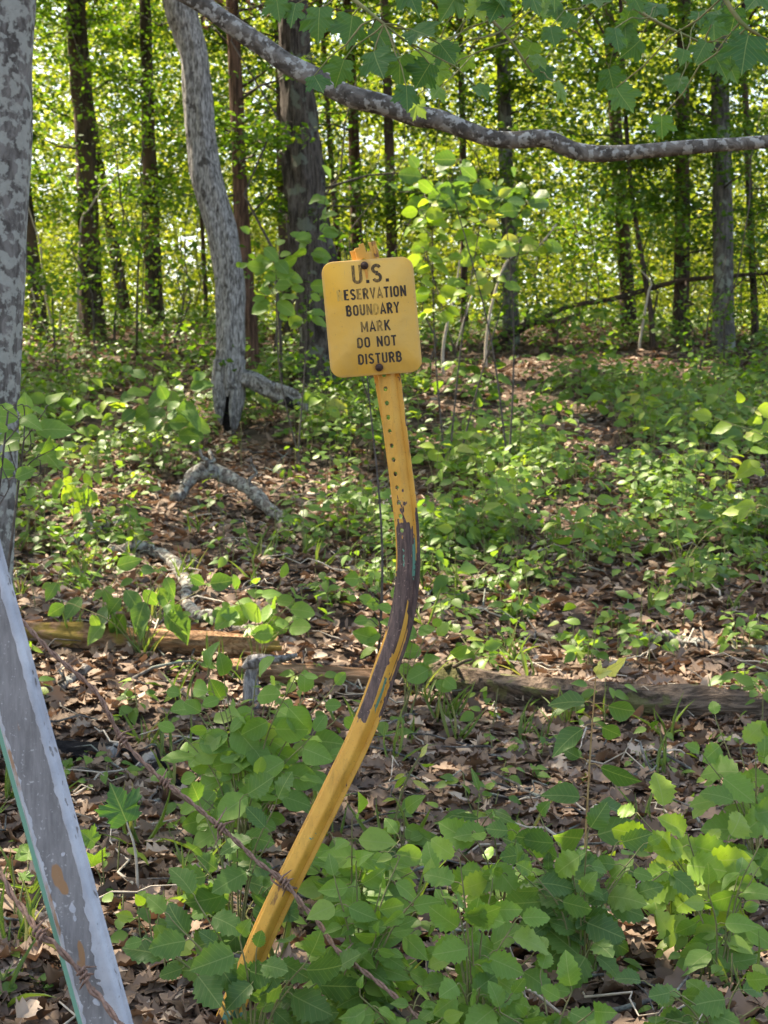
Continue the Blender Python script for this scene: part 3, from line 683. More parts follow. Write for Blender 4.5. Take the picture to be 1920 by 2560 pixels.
def wear_yellow(S, q, g):
    n = field(S, q, 34, 1.7, 3.0) + .7 * field(S, q, 95, 4.0, 9.0); r = row_of(S) + 34 * n
    webm = (q >= 2) & (q < 3); wallR = (q >= 3) & (q < 4); flR = q >= 4; flL = q < 1; wallL = (q >= 1) & (q < 2)
    red = np.zeros_like(r)
    red = np.where(webm, bump1(r, 1285, 1812, 25), red)
    red = np.where(webm & (q > 2.62) & (r > 1215), np.maximum(red, bump1(r, 1215, 1330, 60) * .62), red)
    red = np.where(wallR, np.maximum(bump1(r, 1300, 1490 + 130 * (q - 3.2), 20), bump1(r, 1480, 1700, 40) * np.where(q > 3.8, 1., .0)), red)
    red = np.where(wallR & (q > 3.7) & (r < 1345), 0, red)
    red = np.where(wallR & (q < 3.22), bump1(r, 1290, 1660, 25), red)
    red = np.where(flR, np.where(q > 4.45, bump1(r, 1262, 1790, 20), bump1(r, 1345, 1740, 40) * np.where(r > 1560, .40, 1.)), red)
    red = np.where(flL | wallL, bump1(r, 1425, 1590, 25), red)
    red = np.where(q > 4.9, np.maximum(red, .50 * bump1(r, 940, 1240, 30)), red)
    red = np.maximum(red - .75 * np.clip(field(S, q, 26, 3.0, 5.0) - .22, 0, 1) * 4 * (r < 1420), 0)
    red = np.maximum(red, bump1(r, 1190, 1330, 60) * np.clip(field(S, q, 60, 9.0, 2.0) * 2.2, 0, 1) * ((q > 2.3) & (q < 3.3)))
    red = np.maximum(red, bump1(r, 1640, 1800, 40) * np.clip(field(S, q, 80, 9.0, 12.0) * 2.0, 0, 1) * (q > 3.1))
    grn = np.where((q > 3.55) & (q < 4.05), .85 * bump1(r, 1345, 1440, 14), 0) + np.where((q > 3.5) & (q < 3.85), .8 * bump1(r, 1448, 1464, 5), 0)
    grn = grn + np.where((q > 2.5) & (q < 2.66), .8 * bump1(r, 1402, 1418, 4), 0) + np.where((q > 3.2) & (q < 3.6), .62 * bump1(r, 1690, 1790, 20), 0)
    grn = grn + np.where((q > 2.9) & (q < 3.3), .8 * bump1(r, 2080, 2098, 5), 0) + np.where((q > 2.3), .62 * bump1(r, 2470, 2600, 50), 0)
    blu = np.where(r < 650, .55 * np.clip((q - 3.2), 0, 1), 0) + np.where((q > 4.3), .6 * bump1(r, 935, 965, 10), 0) + np.where((q > 2.2) & (q < 2.8), .5 * bump1(r, 2185, 2260, 20), 0)
    return np.stack([red, grn, blu], -1)
M['yellow_post'] = paint_mat("yellow_post_paint", (.62, .31, .045), (.70, .39, .07), (.05, .031, .03), (.14, .088, .075), (.10, .26, .19), (.13, .05, .028))
hole_s = [float(np.interp(y, rw, lenp)) for y in np.arange(655, 1330, 35.2)]
V, T, C_, fr = channel(cl, tws, wear_yellow, hat, holes=(hole_s, .0062, 2), cut=lambda S, q: (S < .022 + .004 * np.sin(q * 21)) & (q > 2.75) & (q < 3.45) | (S < .007) & (q < 2.3))
SP0 = on_ground(P(520, 2660, DP)[0], DP)
sign_post = thing("sign_post", "bent yellow steel post carrying a yellow boundary sign", "sign", SP0)
me = mesh_np("post", V - SP0, T, M['yellow_post'], smooth=False, color=C_)
post = link("post", me, sign_post)
sol = post.modifiers.new("thickness", 'SOLIDIFY'); sol.thickness = .003; sol.offset = -1
post["label"] = "yellow channel post with a peeled brown bend"

# --- the sign panel
SC = P(929.5, 793, DP - .036); roll = math.radians(5.7)
sx = unit(np.array([math.cos(roll), .03, math.sin(roll) * .80])); sy = np.array([-math.sin(roll) * 1.25, .03, 1.0]); sy = unit(sy - sx * np.dot(sx, sy) * .75)
sn = unit(np.cross(sx, sy)); sn = sn if sn[1] < 0 else -sn
MM = DP / F
def on_sign(u, v, w=0.0): return SC + sx * u + sy * v + sn * w
hw, hh, cr = .1145, .1445, .030
ring = []
for cxs, cys, a0 in ((1, 1, 0), (-1, 1, 90), (-1, -1, 180), (1, -1, 270)):
    for k in range(9):
        a_ = math.radians(a0 + 90 * k / 8); ring.append((cxs * (hw - cr) + cr * math.cos(a_), cys * (hh - cr) + cr * math.sin(a_)))
ring = np.array(ring); nr = len(ring)
lay = [(1.0, -.0022), (1.0, .0002), (.990, .0012)]
V = []; UVs = []
for k_, w_ in lay:
    for (u, v) in ring:
        inset = 0.0012 if k_ < 1 else 0
        l_ = math.hypot(u, v); V.append(on_sign(u - u / l_ * inset, v - v / l_ * inset, w_)); UVs.append((u, v))
V += [on_sign(0, 0, .0012), on_sign(0, 0, -.0022)]; UVs += [(0, 0), (0, 0)]
T = []
for l_ in (0, 1):
    for k in range(nr):
        a_, b_ = l_ * nr + k, l_ * nr + (k + 1) % nr; T += [(a_, b_, b_ + nr), (a_, b_ + nr, a_ + nr)]
for k in range(nr): T += [(2 * nr + k, 2 * nr + (k + 1) % nr, 3 * nr), ((k + 1) % nr, k, 3 * nr + 1)]
def sign_mat():
    m, nt, out = mat("yellow_sign_paint"); b = NB(nt); uv = b.n("ShaderNodeUVMap").outputs[0]
    s = b.n("ShaderNodeSeparateXYZ"); nt.links.new(uv, s.inputs[0])
    n1 = b.noise(uv, 9, 5); n2 = b.noise(uv, 38, 6, .7); n3 = b.noise(b.scale(uv, (1, .3, 1)), 70, 4)
    col = b.mix(b.step(n1, .3, .7), (.70, .385, .052), (.64, .39, .09))
    lit_left = b.math('MULTIPLY', b.step(b.math('ADD', b.math('MULTIPLY', s.outputs[0], -8.0), b.math('MULTIPLY', n1, .6)), .45, 1.05), b.step(s.outputs[1], -.02, .06))  # brighter yellow at upper left, light from that side put into the colour
    col = b.mix(b.math('MULTIPLY', lit_left, .75), col, (.80, .41, .02))
    col = b.mix(b.math('MULTIPLY', b.step(n2, .56, .72), .45), col, (.60, .33, .06))
    col = b.mix(b.math('MULTIPLY', b.step(n3, .62, .75), .25), col, (.42, .26, .09))
    edge = b.math('MAXIMUM', b.step(b.math('ABSOLUTE', s.outputs[0]), .107, .1145), b.step(b.math('ABSOLUTE', s.outputs[1]), .138, .1445))
    col = b.mix(b.math('MULTIPLY', edge, b.math('MULTIPLY', n2, .8)), col, (.50, .32, .13))
    scr = b.step(b.noise(b.scale(uv, (4, .35, 1)), 60, 3, .6), .66, .70)
    col = b.mix(b.math('MULTIPLY', scr, .3), col, (.40, .27, .12))
    for (bu, bv) in ((-.005, .130), (.0055, -.127)):
        dv = b.n("ShaderNodeVectorMath", operation='DISTANCE'); nt.links.new(uv, dv.inputs[0]); dv.inputs[1].default_value = (bu, bv, 0)
        halo = b.math('MULTIPLY', b.step(b.math('ADD', dv.outputs['Value'], b.math('MULTIPLY', n2, .012)), .026, .014), .55); col = b.mix(halo, col, (.36, .15, .035))
    dots = b.step(b.noise(uv, 150, 2), .70, .74); col = b.mix(b.math('MULTIPLY', dots, .5), col, (.20, .11, .05))
    dent = b.math('ADD', b.math('MULTIPLY', b.noise(uv, 11, 2), 6.0), n2)
    nt.links.new(b.bsdf(col, b.math('ADD', .38, b.math('MULTIPLY', n1, .3)), .4, b.bump(dent, .0011)), out.inputs[0]); return m
M['sign'] = sign_mat()
sp = link("sign_panel", mesh_np("sign_panel", np.array(V) - SP0, np.array(T), M['sign'], np.array(UVs), smooth=False), sign_post)
sp["label"] = "yellow rounded panel reading U.S. RESERVATION BOUNDARY MARK DO NOT DISTURB"

# --- lettering: condensed gothic drawn with strokes (unit height)
def arc(cx, cy, rx, ry, a0, a1, n=9):
    return [(cx + rx * math.cos(math.radians(a0 + (a1 - a0) * k / (n - 1))), cy + ry * math.sin(math.radians(a0 + (a1 - a0) * k / (n - 1)))) for k in range(n)]
h_ = .08
GL = {
 'U': (.50, [[(.08, 1)] + arc(.25, .25, .17, .17, 180, 360) + [(.42, 1)]]),
 'S': (.50, [arc(.25, .73, .17, .19, 20, 270, 12) + arc(.25, .27, .17, .27 - h_, 90, -160, 12)]),
 'R': (.52, [[(.08, 0), (.08, .92), (.25, .92)] + arc(.25, .70, .17, .22, 90, -90, 9) + [(.08, .48)], [(.25, .48), (.45, 0)]]),
 'E': (.44, [[(.42, .92), (.08, .92), (.08, .08), (.42, .08)], [(.08, .51), (.36, .51)]]),
 'V': (.52, [[(.06, 1), (.26, .03), (.46, 1)]]),
 'A': (.54, [[(.05, 0), (.27, .97), (.49, 0)], [(.14, .28), (.40, .28)]]),
 'T': (.46, [[(.0, .92), (.46, .92)], [(.23, .92), (.23, 0)]]),
 'I': (.16, [[(.08, 0), (.08, 1)]]),
 'O': (.52, [arc(.26, .73, .18, .19, 0, 180) + arc(.26, .27, .18, .19, 180, 360) + [(.44, .73)]]),
 'N': (.54, [[(.08, 0), (.08, 1)], [(.08, .97), (.46, .03)], [(.46, 0), (.46, 1)]]),
 'B': (.52, [[(.25, .51), (.08, .51), (.08, .92), (.25, .92)] + arc(.25, .715, .16, .205, 90, -90), [(.08, .51), (.08, .08), (.25, .08)] + arc(.25, .295, .18, .215, -90, 90)]),
 'D': (.52, [[(.08, .92), (.08, .08), (.22, .08)] + arc(.22, .30, .22, .22, -90, 0, 6) + arc(.22, .70, .22, .22, 0, 90, 6) + [(.08, .92)]]),
 'Y': (.52, [[(.05, 1), (.26, .48), (.47, 1)], [(.26, .50), (.26, 0)]]),
 'M': (.64, [[(.08, 0), (.08, 1)], [(.08, .97), (.32, .25), (.56, .97)], [(.56, 1), (.56, 0)]]),
 'K': (.54, [[(.08, 0), (.08, 1)], [(.08, .36), (.46, 1)], [(.20, .56), (.48, 0)]]),
 '.': (.20, [[(.10, 0), (.10, .17)]]), ' ': (.34, []),
}
FADE = {(0, 0): .22, (0, 2): .12, (1, 0): .62, (1, 3): .28, (1, 6): .24, (2, 3): .22, (2, 4): .42, (2, 1): .1, (3, 0): .2, (3, 2): .26, (4, 0): .1, (4, 4): .12, (1, 4): .15, (1, 5): .18, (2, 2): .15}
def ink_mat():
    m, nt, out = mat("faded_black_ink"); b = NB(nt); co = coords(b)
    at = b.n("ShaderNodeVertexColor"); at.layer_name = "wear"; s = b.n("ShaderNodeSeparateColor"); nt.links.new(at.outputs[0], s.inputs[0])
    f = b.step(b.math('ADD', s.outputs[0], b.math('SUBTRACT', b.noise(b.scale(co, (1, 1, .3)), 240, 5, .75), .60)), -.10, .50)
    nt.links.new(b.bsdf(b.mix(f, (.032, .022, .016), (.62, .37, .07)), .6, .3), out.inputs[0]); return m
M['ink'] = ink_mat()
def lettering(line, text, cu, cv, width, height, thick=.165, gap=.13, slant=0.0):
    x = 0; segs = []
    for k, ch in enumerate(text):
        w_, st_ = GL[ch]
        for pl in st_: segs.append((k, [(px + x, py) for px, py in pl]))
        x += w_ + (gap if ch != '.' else gap * .8)
    tot = x - gap; V, T, C = [], [], []; zz_ = .0016
    for k, pl in segs:
        p = np.array([((a_ / tot - .5) * width, (b_ - .5) * height) for a_, b_ in pl]); n_ = len(p)
        t_ = unit(np.gradient(p, axis=0)) if n_ > 2 else np.repeat(unit(p[1:] - p[:1]), 2, 0)
        nrm = np.stack([-t_[:, 1], t_[:, 0]], -1); hwid = thick * height * .5
        hwid = np.full(n_, hwid)
        if n_ > 2:
            d0 = unit(np.diff(p, axis=0)); dt = np.clip(np.sum(d0[:-1] * d0[1:], 1), -1, 1); hwid[1:-1] /= np.maximum(.62, np.sqrt((1 + dt) / 2))
        o_ = len(V); fd = FADE.get((line, k), 0.0)
        for q in range(n_):
            for s_ in (1, -1):
                uv = p[q] + nrm[q] * hwid[q] * s_; V.append(on_sign(cu + uv[0] + slant * uv[1], cv + uv[1], zz_) - SP0); C.append((fd, 0, 0, 1))
        for q in range(n_ - 1): a_ = o_ + 2 * q; T.append((a_, a_ + 1, a_ + 3, a_ + 2))
        zz_ += .00012 / 4
    o = link("lettering", mesh_np("lettering", np.array(V), np.array(T), M['ink'], smooth=False, color=np.array(C)), sp)
    o["label"] = "printed word " + text.replace("U.S.", "U.S. in large letters"); return o
def sign_uv(px, py):
    r = ray(px, py); t = np.dot(SC - CAM, sn) / np.dot(r, sn); q = CAM + r * t - SC
    G_ = np.array([[np.dot(sx, sx), np.dot(sx, sy)], [np.dot(sx, sy), np.dot(sy, sy)]])
    return np.linalg.solve(G_, np.array([np.dot(q, sx), np.dot(q, sy)]))
for li, (tx, px, py, wpx, hpx, th) in enumerate((("U.S.", 925, 684, 90, 46, .17), ("RESERVATION", 929, 733, 170, 27, .17), ("BOUNDARY", 932, 773, 131, 27, .17),
                                             ("MARK", 939, 815, 73, 26, .17), ("DO NOT", 942, 854, 97, 26, .17), ("DISTURB", 950, 895, 108, 26, .17))):
    u, v = sign_uv(px, py); lettering(li, tx, u, v, wpx * MM, hpx * MM, th)

M['rustbolt'] = plain_mat("rusty_bolt", (.03, .02, .018), (.09, .05, .035), 160, .75, .001)
M['ruststain'] = plain_mat("rust_stain", (.60, .24, .05), (.66, .33, .06), 90, .7, .0002)
def bolt(px, py, r):
    u, v = sign_uv(px, py); V, T = [], []; n_ = 20
    prof_ = [(1.0, .001), (1.0, .0035), (.85, .0052), (.55, .0062), (.5, .0062)]
    for (rr, w_) in prof_:
        for k in range(n_):
            a_ = 2 * math.pi * k / n_; V.append(on_sign(u + r * rr * math.cos(a_), v + r * rr * math.sin(a_), w_) - SP0)
    for l_ in range(len(prof_) - 1):
        for k in range(n_):
            a_, b_ = l_ * n_ + k, l_ * n_ + (k + 1) % n_; T += [(a_, b_, b_ + n_), (a_, b_ + n_, a_ + n_)]
    # hexagonal head on the washer
    o_ = len(V); hr = r * .62
    for w_ in (.006, .0105):
        for k in range(6):
            a_ = math.pi * k / 3 + .3; V.append(on_sign(u + hr * math.cos(a_), v + hr * math.sin(a_), w_) - SP0)
    for k in range(6):
        a_, b_ = o_ + k, o_ + (k + 1) % 6; T += [(a_, b_, b_ + 6), (a_, b_ + 6, a_ + 6)]
    V.append(on_sign(u, v, .011) - SP0)
    for k in range(6): T.append((o_ + 6 + k, o_ + 6 + (k + 1) % 6, len(V) - 1))
    # shank back to the post
    A = tube(np.array([on_sign(u, v, .004) - SP0, on_sign(u, v, -.03) - SP0]), .0045, 8); V = np.vstack([np.array(V), A[0]]); T = np.vstack([np.array(T), A[1] + o_ + 13])
    link("bolt", mesh_np("bolt", V, T, M['rustbolt'], smooth=False), sp)
bolt(911, 664, .0098); bolt(948, 919, .0098)
u, v = sign_uv(915, 680); q = [(-.003, .006), (.004, .006), (.0045, -.006), (.003, -.016), (.0, -.020), (-.002, -.012)]
V = [on_sign(u + a_, v + b_, .0028) - SP0 for a_, b_ in q]
link("rust_streak", mesh_np("rust_streak", np.array(V), np.array([(0, k, k + 1) for k in range(1, 5)]), M['ruststain'], smooth=False), sp)

# --- the grey post at the lower left
GP = [(268 + .277 * (y_ - 2560), y_) for y_ in range(1060, 3201, 214)]
DG = 2.62
clg = smooth_path(np.array([P(x, y, DG) for x, y in GP]), 300); rwg = smooth_path(np.array([(y, 0.) for x, y in GP]), 300)[:, 0]
endg = on_ground(P(470, 3250, DG)[0], DG, -.25); clg = np.vstack([clg, endg]); rwg = np.append(rwg, 3420.)
lng = np.concatenate([[0], np.cumsum(np.linalg.norm(np.diff(clg, axis=0), axis=1))])
hatg = [(-.051, -.004), (-.039, .002), (-.034, .013), (.034, .015), (.039, .003), (.047, .0)]
_gn1 = rng.normal(0, 1, 340); _gn2 = rng.normal(0, 1, 340)
def wear_grey(S, q, g):
    r = np.interp(S, lng, rwg); n = .5 * np.sin(S * 47 + 5 * q) + .5 * np.sin(S * 117 + 2 * q) + .6 * np.sin(S * 19)
    nz = np.interp(S, np.arange(0, 4, .012), _gn1[:334]) ; nz2 = np.interp(S, np.arange(0, 4, .012), _gn2[:334])
    lo = 2.05 + .028 * nz + .03 * nz2 * (nz > .8); hi = 2.93 + .012 * nz2 - np.clip((r - 2200) / 900, 0, .22) * (1 + .25 * nz)
    red = np.where((q > 2.0) & (q < 3.0), np.clip(.5 + np.minimum(q - lo, hi - q) * 9, 0, 1), 0.)      # bare grey metal on the web
    red = np.where(q < 2, np.clip(.35 + .4 * nz, 0, 1) * (q > 1), red)
    fl = field(S, q, 22, 2.2, 1.0) + .6 * field(S, q, 70, 5.0, 4.0)
    red = np.where(q > 3, np.clip(.12 + 1.3 * (fl - .22), 0, 1), red)                       # chips on the painted edge
    red = np.where((q > 2) & (q < 3), red - .9 * np.clip(fl - .52, 0, 1) * 3, red)            # paint left on the face
    grn = np.where(q < 1.0, .9, 0.)
    def spot(r0, q0, rr, qq): return np.clip(1.25 - np.sqrt(((r - r0) / rr) ** 2 + ((q - q0) / qq) ** 2), 0, 1)
    blu = spot(2180, 2.36, 42, .20) + .9 * spot(2215, 2.46, 20, .13) + np.clip(field(S, q, 13, 3.5, 8.0) - .42, 0, 1) * 3.2 * ((q > 1.9) & (q < 3.2)) + .8 * spot(2410, 2.30, 38, .14) + .7 * spot(2470, 2.5, 22, .1) + np.where((q > 1.4) & (q < 2.05), np.clip(.30 + .3 * np.sin(S * 23), 0, 1), 0)
    return np.stack([np.clip(red, 0, 1), grn, blu], -1)
M['grey_post'] = paint_mat("peeling_white_paint", (.54, .56, .60), (.36, .38, .43), (.20, .195, .20), (.27, .262, .265), (.16, .36, .27), (.36, .19, .08), primer=(.62, .60, .62))
V, T, C_, frg = channel(clg, np.radians(np.full(len(clg), 3.)), wear_grey, hatg, du=.003, ds=.004)
GP0 = on_ground(endg[0], DG)
grey = thing("metal_post", "leaning grey steel post with peeling white paint at lower left", "post", GP0)
o = link("channel", mesh_np("channel", V - GP0, T, M['grey_post'], smooth=False, color=C_), grey)
s_ = o.modifiers.new("thickness", 'SOLIDIFY'); s_.thickness = .003; s_.offset = -1

# --- barbed wires
M['wire'] = plain_mat("rusty_wire", (.16, .095, .07), (.30, .19, .145), 120, .85, .001)
def barbed(label, pts, barbs, r, wraps=None):
    path = smooth_path(np.array([P(*p) for p in pts]), 260); b0 = path[0].copy()
    root = thing("barbed_wire", label, "wire", b0)
    ln = np.concatenate([[0], np.cumsum(np.linalg.norm(np.diff(path, axis=0), axis=1))])
    tan = unit(np.gradient(path, axis=0)); u = unit(np.cross(tan, [0, 1., 0])); w = np.cross(tan, u)
    jit = smooth_path(rng.normal(0, .0022, (26, 3)), len(path)); path = path + jit
    ph = ln * 2 * math.pi / .085
    for s in (0, math.pi):
        q = path + r * .95 * (np.cos(ph + s)[:, None] * u + np.sin(ph + s)[:, None] * w)
        A = tube(q, r, 7); link("strand", mesh_np("strand", A[0] - b0, A[1], M['wire']), root)
    for (px, py, sc) in barbs:
        k = int(np.argmin([np.linalg.norm(p - P(px, py, p[1])) for p in path])); c = path[k]; t_, u_, w_ = tan[k], u[k], w[k]
        a_ = np.linspace(0, 2 * math.pi * 2.5, 34); R_ = r * 2.6
        coil = c + t_ * ((a_ / a_[-1] - .5) * r * 7)[:, None] + R_ * (np.cos(a_)[:, None] * u_ + np.sin(a_)[:, None] * w_)
        e1 = coil[0] + (u_ * 1.0 + t_ * rng.normal(0, .4) - w_ * .4) * .028 * sc; e2 = coil[-1] + (-u_ * .9 + w_ * rng.normal(.3, .4) + t_ * .4) * .026 * sc
        q = np.vstack([e1, coil, e2]); rad_ = np.full(len(q), r * .8); rad_[0] = r * .25; rad_[-1] = r * .25
        A = tube(q, rad_, 6); link("barb", mesh_np("barb", A[0] - b0, A[1], M['wire']), root)
        q = np.array([c + (w_ * .3 + u_ + t_ * .5) * .030 * sc, c, c - (u_ - t_ * .6) * .024 * sc]); A = tube(smooth_path(q, 7), [r * .3, r * .7, r * .8, r * .8, r * .8, r * .7, r * .3], 6)
        link("barb", mesh_np("barb", A[0] - b0, A[1], M['wire']), root)
    if wraps:
        c = P(*wraps); ax = unit(P(565, 2560, DP) - P(768, 2110, DP))
        rt = unit(np.cross(ax, [0, 1., 0])); a_ = np.linspace(.3, 2 * math.pi * 2 + .3, 60)
        q = c + ax * ((a_ / a_[-1] - .5) * .022)[:, None] + rt * (np.cos(a_) * .036)[:, None] + np.array([0, 1., 0]) * (np.sin(a_) * .026 + .006)[:, None]
        A = tube(q, r * .8, 6); link("tie", mesh_np("tie", A[0] - b0, A[1], M['wire']), root)
    return root
barbed("rusty barbed wire slanting across and tied to the yellow post", [(-160, 1380, 3.85), (-40, 1475, 3.83), (60, 1560, 3.82), (150, 1650, 3.8), (230, 1718, 3.8), (270, 1780, 3.79), (310, 1855, 3.78), (400, 1942, 3.76), (480, 2005, 3.74), (560, 2075, 3.72), (640, 2150, 3.70), (712, 2205, 3.685),
        (790, 2300, 3.64), (860, 2385, 3.58), (960, 2470, 3.52), (1060, 2560, 3.45), (1200, 2690, 3.35)], [(305, 1850, 1.2), (412, 1955, .7), (548, 2065, 1.3), (712, 2205, .8), (868, 2392, 1.0)], .0036, (712, 2207, DP - .012))
barbed("rusty barbed wire crossing in front of the grey post", [(-220, 2060, 2.8), (-100, 2130, 2.72), (0, 2190, 2.66), (50, 2265, 2.62), (98, 2330, 2.575), (150, 2375, 2.56), (200, 2432, 2.565), (235, 2480, 2.56), (300, 2556, 2.54), (420, 2690, 2.5)], [(100, 2335, .8), (205, 2440, .6)], .0032)

# ------------------------------------------------------------------ logs, branches and sticks on the ground
def fallen(name, label, cat, pts, m, seg=18, rough=.18, furrow=.3, n=60, lift=.35, seed=1.0, parts=()):
    """pts: (px, row of its underside on the ground, thickness px, optional height in m)"""
    pa, ra = [], []
    for q in pts:
        g = G(q[0], q[1]); r = q[2] / F * g[1] / 2; pa.append(g + np.array([0, r * .3, r * (1 - lift) + (q[3] if len(q) > 3 else 0)])); ra.append(r)
    pr = smooth_path(np.column_stack([np.array(pa), ra]), n); b0 = pa[0].copy(); b0[2] -= ra[0]
    root = thing(name, label, cat, b0)
    if cat != "log":
        kn = 1 + .28 * np.abs(np.interp(np.linspace(0, 1, n), np.linspace(0, 1, 17), rng.normal(0, 1, 17))); pr[:, 3] *= kn / 1.15
        pr[:, :3] += smooth_path(rng.normal(0, .35, (14, 3)), n) * pr[:, 3:4]
        for k in range(5):
            st_ = pr[rng.integers(2, n - 2)]; e_ = st_[:3] + unit(rng.normal(0, 1, 3) + [0, -.3, .8]) * st_[3] * rng.uniform(2.2, 6)
            A = tube(branch_path(st_[:3], e_, 5, .05, .2), np.linspace(st_[3] * .4, st_[3] * .12, 5), 6); link("branch_stub", mesh_np("branch_stub", A[0] - b0, A[1], M[m]), root)
    A = tube(pr[:, :3], pr[:, 3], seg, rough, 7, furrow, seed=seed); link("stem" if cat != "log" else "log_body", mesh_np(name, A[0] - b0, A[1], M[m]), root)
    for (k0, e, r0, mm) in parts:
        s = pr[int(k0 * (n - 1)), :3]; q = branch_path(s, e, 8, .05, .15); A = tube(q, np.linspace(r0, r0 * .4, 8), 9, .2, 8); link("branch_stub", mesh_np("branch_stub", A[0] - b0, A[1], M[mm]), root)
    return root
fallen("fallen_log", "dark rotten log lying across the ground right of the post", "log", [(985, 1712, 74), (1120, 1735, 84), (1300, 1765, 90), (1500, 1785, 92), (1720, 1800, 92), (1960, 1820, 94)], 'log', 32, .2, .8, 150, .3, 3, [(.13, P(1180, 1648, 7.2), .018, 'log')])
fallen("fallen_log", "split orange-brown log lying left of the bent post", "log", [(20, 1600, 62), (200, 1618, 58), (400, 1632, 54), (560, 1640, 54), (690, 1640, 44)], 'splitlog', 30, .22, .9, 130, .3, 7)
fallen("fallen_log", "cracked pale log continuing behind the bend of the post", "log", [(560, 1702, 50), (700, 1712, 64), (830, 1722, 66), (975, 1730, 56)], 'splitlog', 30, .25, 1.0, 100, .3, 9)
fallen("charred_log", "short black charred log with white lichen patches at left", "log", [(120, 1895, 54), (200, 1900, 56), (290, 1905, 50)], 'char', 20, .2, .4, 40, .3, 4)
fallen("fallen_branch", "dark burnt branch end beside the charred log", "branch", [(355, 1900, 34), (400, 1950, 40), (430, 1985, 28)], 'char', 16, .2, .4, 30, .3, 14)
fallen("fallen_branch", "arched grey branch on the slope left of the post", "branch", [(440, 1275, 30, .02), (462, 1270, 33, .13), (500, 1270, 36, .25), (545, 1272, 36, .27), (600, 1285, 34, .2), (665, 1305, 30, .1), (735, 1330, 24, .02)], 'mossbranch', 14, .2, .2, 60, .3, 2)
fallen("fallen_branch", "crooked lichen-covered branch below the arched one", "branch", [(240, 1385, 20), (310, 1392, 26, .03), (376, 1396, 30, .05), (440, 1425, 32), (468, 1490, 32), (480, 1550, 34), (540, 1568, 30), (640, 1592, 26)], 'mossbranch', 14, .25, .2, 70, .3, 6)
fallen("fallen_branch", "pale lichen branch stub near the left tree", "branch", [(190, 1365, 34), (235, 1340, 28), (290, 1318, 22), (340, 1295, 14)], 'mossbranch', 12, .3, .2, 40, .3, 11)
fallen("fallen_branch", "lichen-whitened branch lying on the slope at right edge", "branch", [(1600, 1600, 28), (1680, 1610, 30), (1780, 1625, 26), (1940, 1650, 22)], 'mossbranch', 12, .25, .2, 50, .3, 16)
fallen("fallen_stick", "short grey stick behind the tall stemmed plant at right", "stick", [(1536, 1972, 24), (1590, 1960, 28), (1662, 1952, 26)], 'mossbranch', 12, .2, .3, 30, .3, 18)
fallen("fallen_branch", "grey lichen branch beside the edge of the grey post", "branch", [(110, 1762, 24), (165, 1722, 26), (215, 1690, 22)], 'mossbranch', 12, .25, .2, 30, .3, 22)
fallen("fallen_stick", "thin grey stick on the litter right of the grey post", "stick", [(180, 2030, 14), (260, 2018, 20), (340, 2026, 20), (420, 2008, 12)], 'mossbranch', 10, .2, .2, 40, .3, 24)
fallen("fallen_stick", "pale twig lying under the barbed wire at left", "stick", [(190, 2100, 10), (300, 2085, 12), (390, 2135, 10), (440, 2110, 9), (480, 2075, 7)], 'palewood', 8, .2, .0, 40, .3, 26)
g = G(632, 1775); stump = thing("broken_stub", "weathered grey broken stub with a crosswise top behind the round leaves", "stump", g)
A = tube(smooth_path(np.array([g + [0, 0, -.05], P(628, 1730, g[1]), P(626, 1690, g[1]), P(640, 1655, g[1])]), 26), np.linspace(.04, .022, 26), 18, .5, 16, 1.2, seed=2)
link("stub", mesh_np("stub", A[0] - g, A[1], M['deadwood']), stump)
A = tube(smooth_path(np.array([P(606, 1668, g[1]), P(650, 1648, g[1] - .05), P(700, 1646, g[1] - .08), P(742, 1636, g[1] - .1)]), 26), np.concatenate([np.linspace(.006, .03, 6), np.linspace(.03, .008, 20)]), 16, .5, 16, 1.1, seed=12)
link("cross_piece", mesh_np("cross_piece", A[0] - g, A[1], M['deadwood']), stump)
# the long fallen pole and the dark crook in the background
def air_branch(name, label, pts, m, d, legs=()):
    pr = smooth_path(np.column_stack([np.array([P(x, y, d) for x, y, w in pts]), [w / F * d / 2 for x, y, w in pts]]), 60); b0 = pr[0, :3].copy()
    root = thing(name, label, "branch", b0); A = tube(pr[:, :3], pr[:, 3], 9, .2, 8, seed=d); link("stem", mesh_np("stem", A[0] - b0, A[1], M[m]), root)
    for (k, e, r) in legs:
        A = tube(branch_path(pr[int(k * 59), :3], e, 7, .05, .12), np.linspace(r, r * .4, 7), 7); link("side_branch", mesh_np("side_branch", A[0] - b0, A[1], M[m]), root)
    return root
g = G(1240, 870)
air_branch("fallen_branch", "long thin fallen branch slanting up to the right edge behind", [(1235, 868, 10), (1400, 775, 12), (1539, 746, 13), (1683, 706, 12), (1800, 692, 11), (1925, 684, 10), (2050, 690, 9)], 'darkbark', g[1], [(.55, G(1715, 880), .02), (.8, P(1850, 600, g[1]), .012), (.3, P(1470, 690, g[1]), .012)])
g = G(1300, 880)
air_branch("fallen_branch", "dark crooked dead branch on the ground right of the sign", [(1185, 876, 10), (1265, 836, 14), (1330, 806, 17), (1395, 806, 16), (1450, 784, 11)], 'darkbark', g[1], [(.72, G(1390, 880), .05), (.45, P(1318, 780, g[1]), .03), (.3, G(1300, 892), .02), (.8, P(1500, 800, g[1]), .012)])
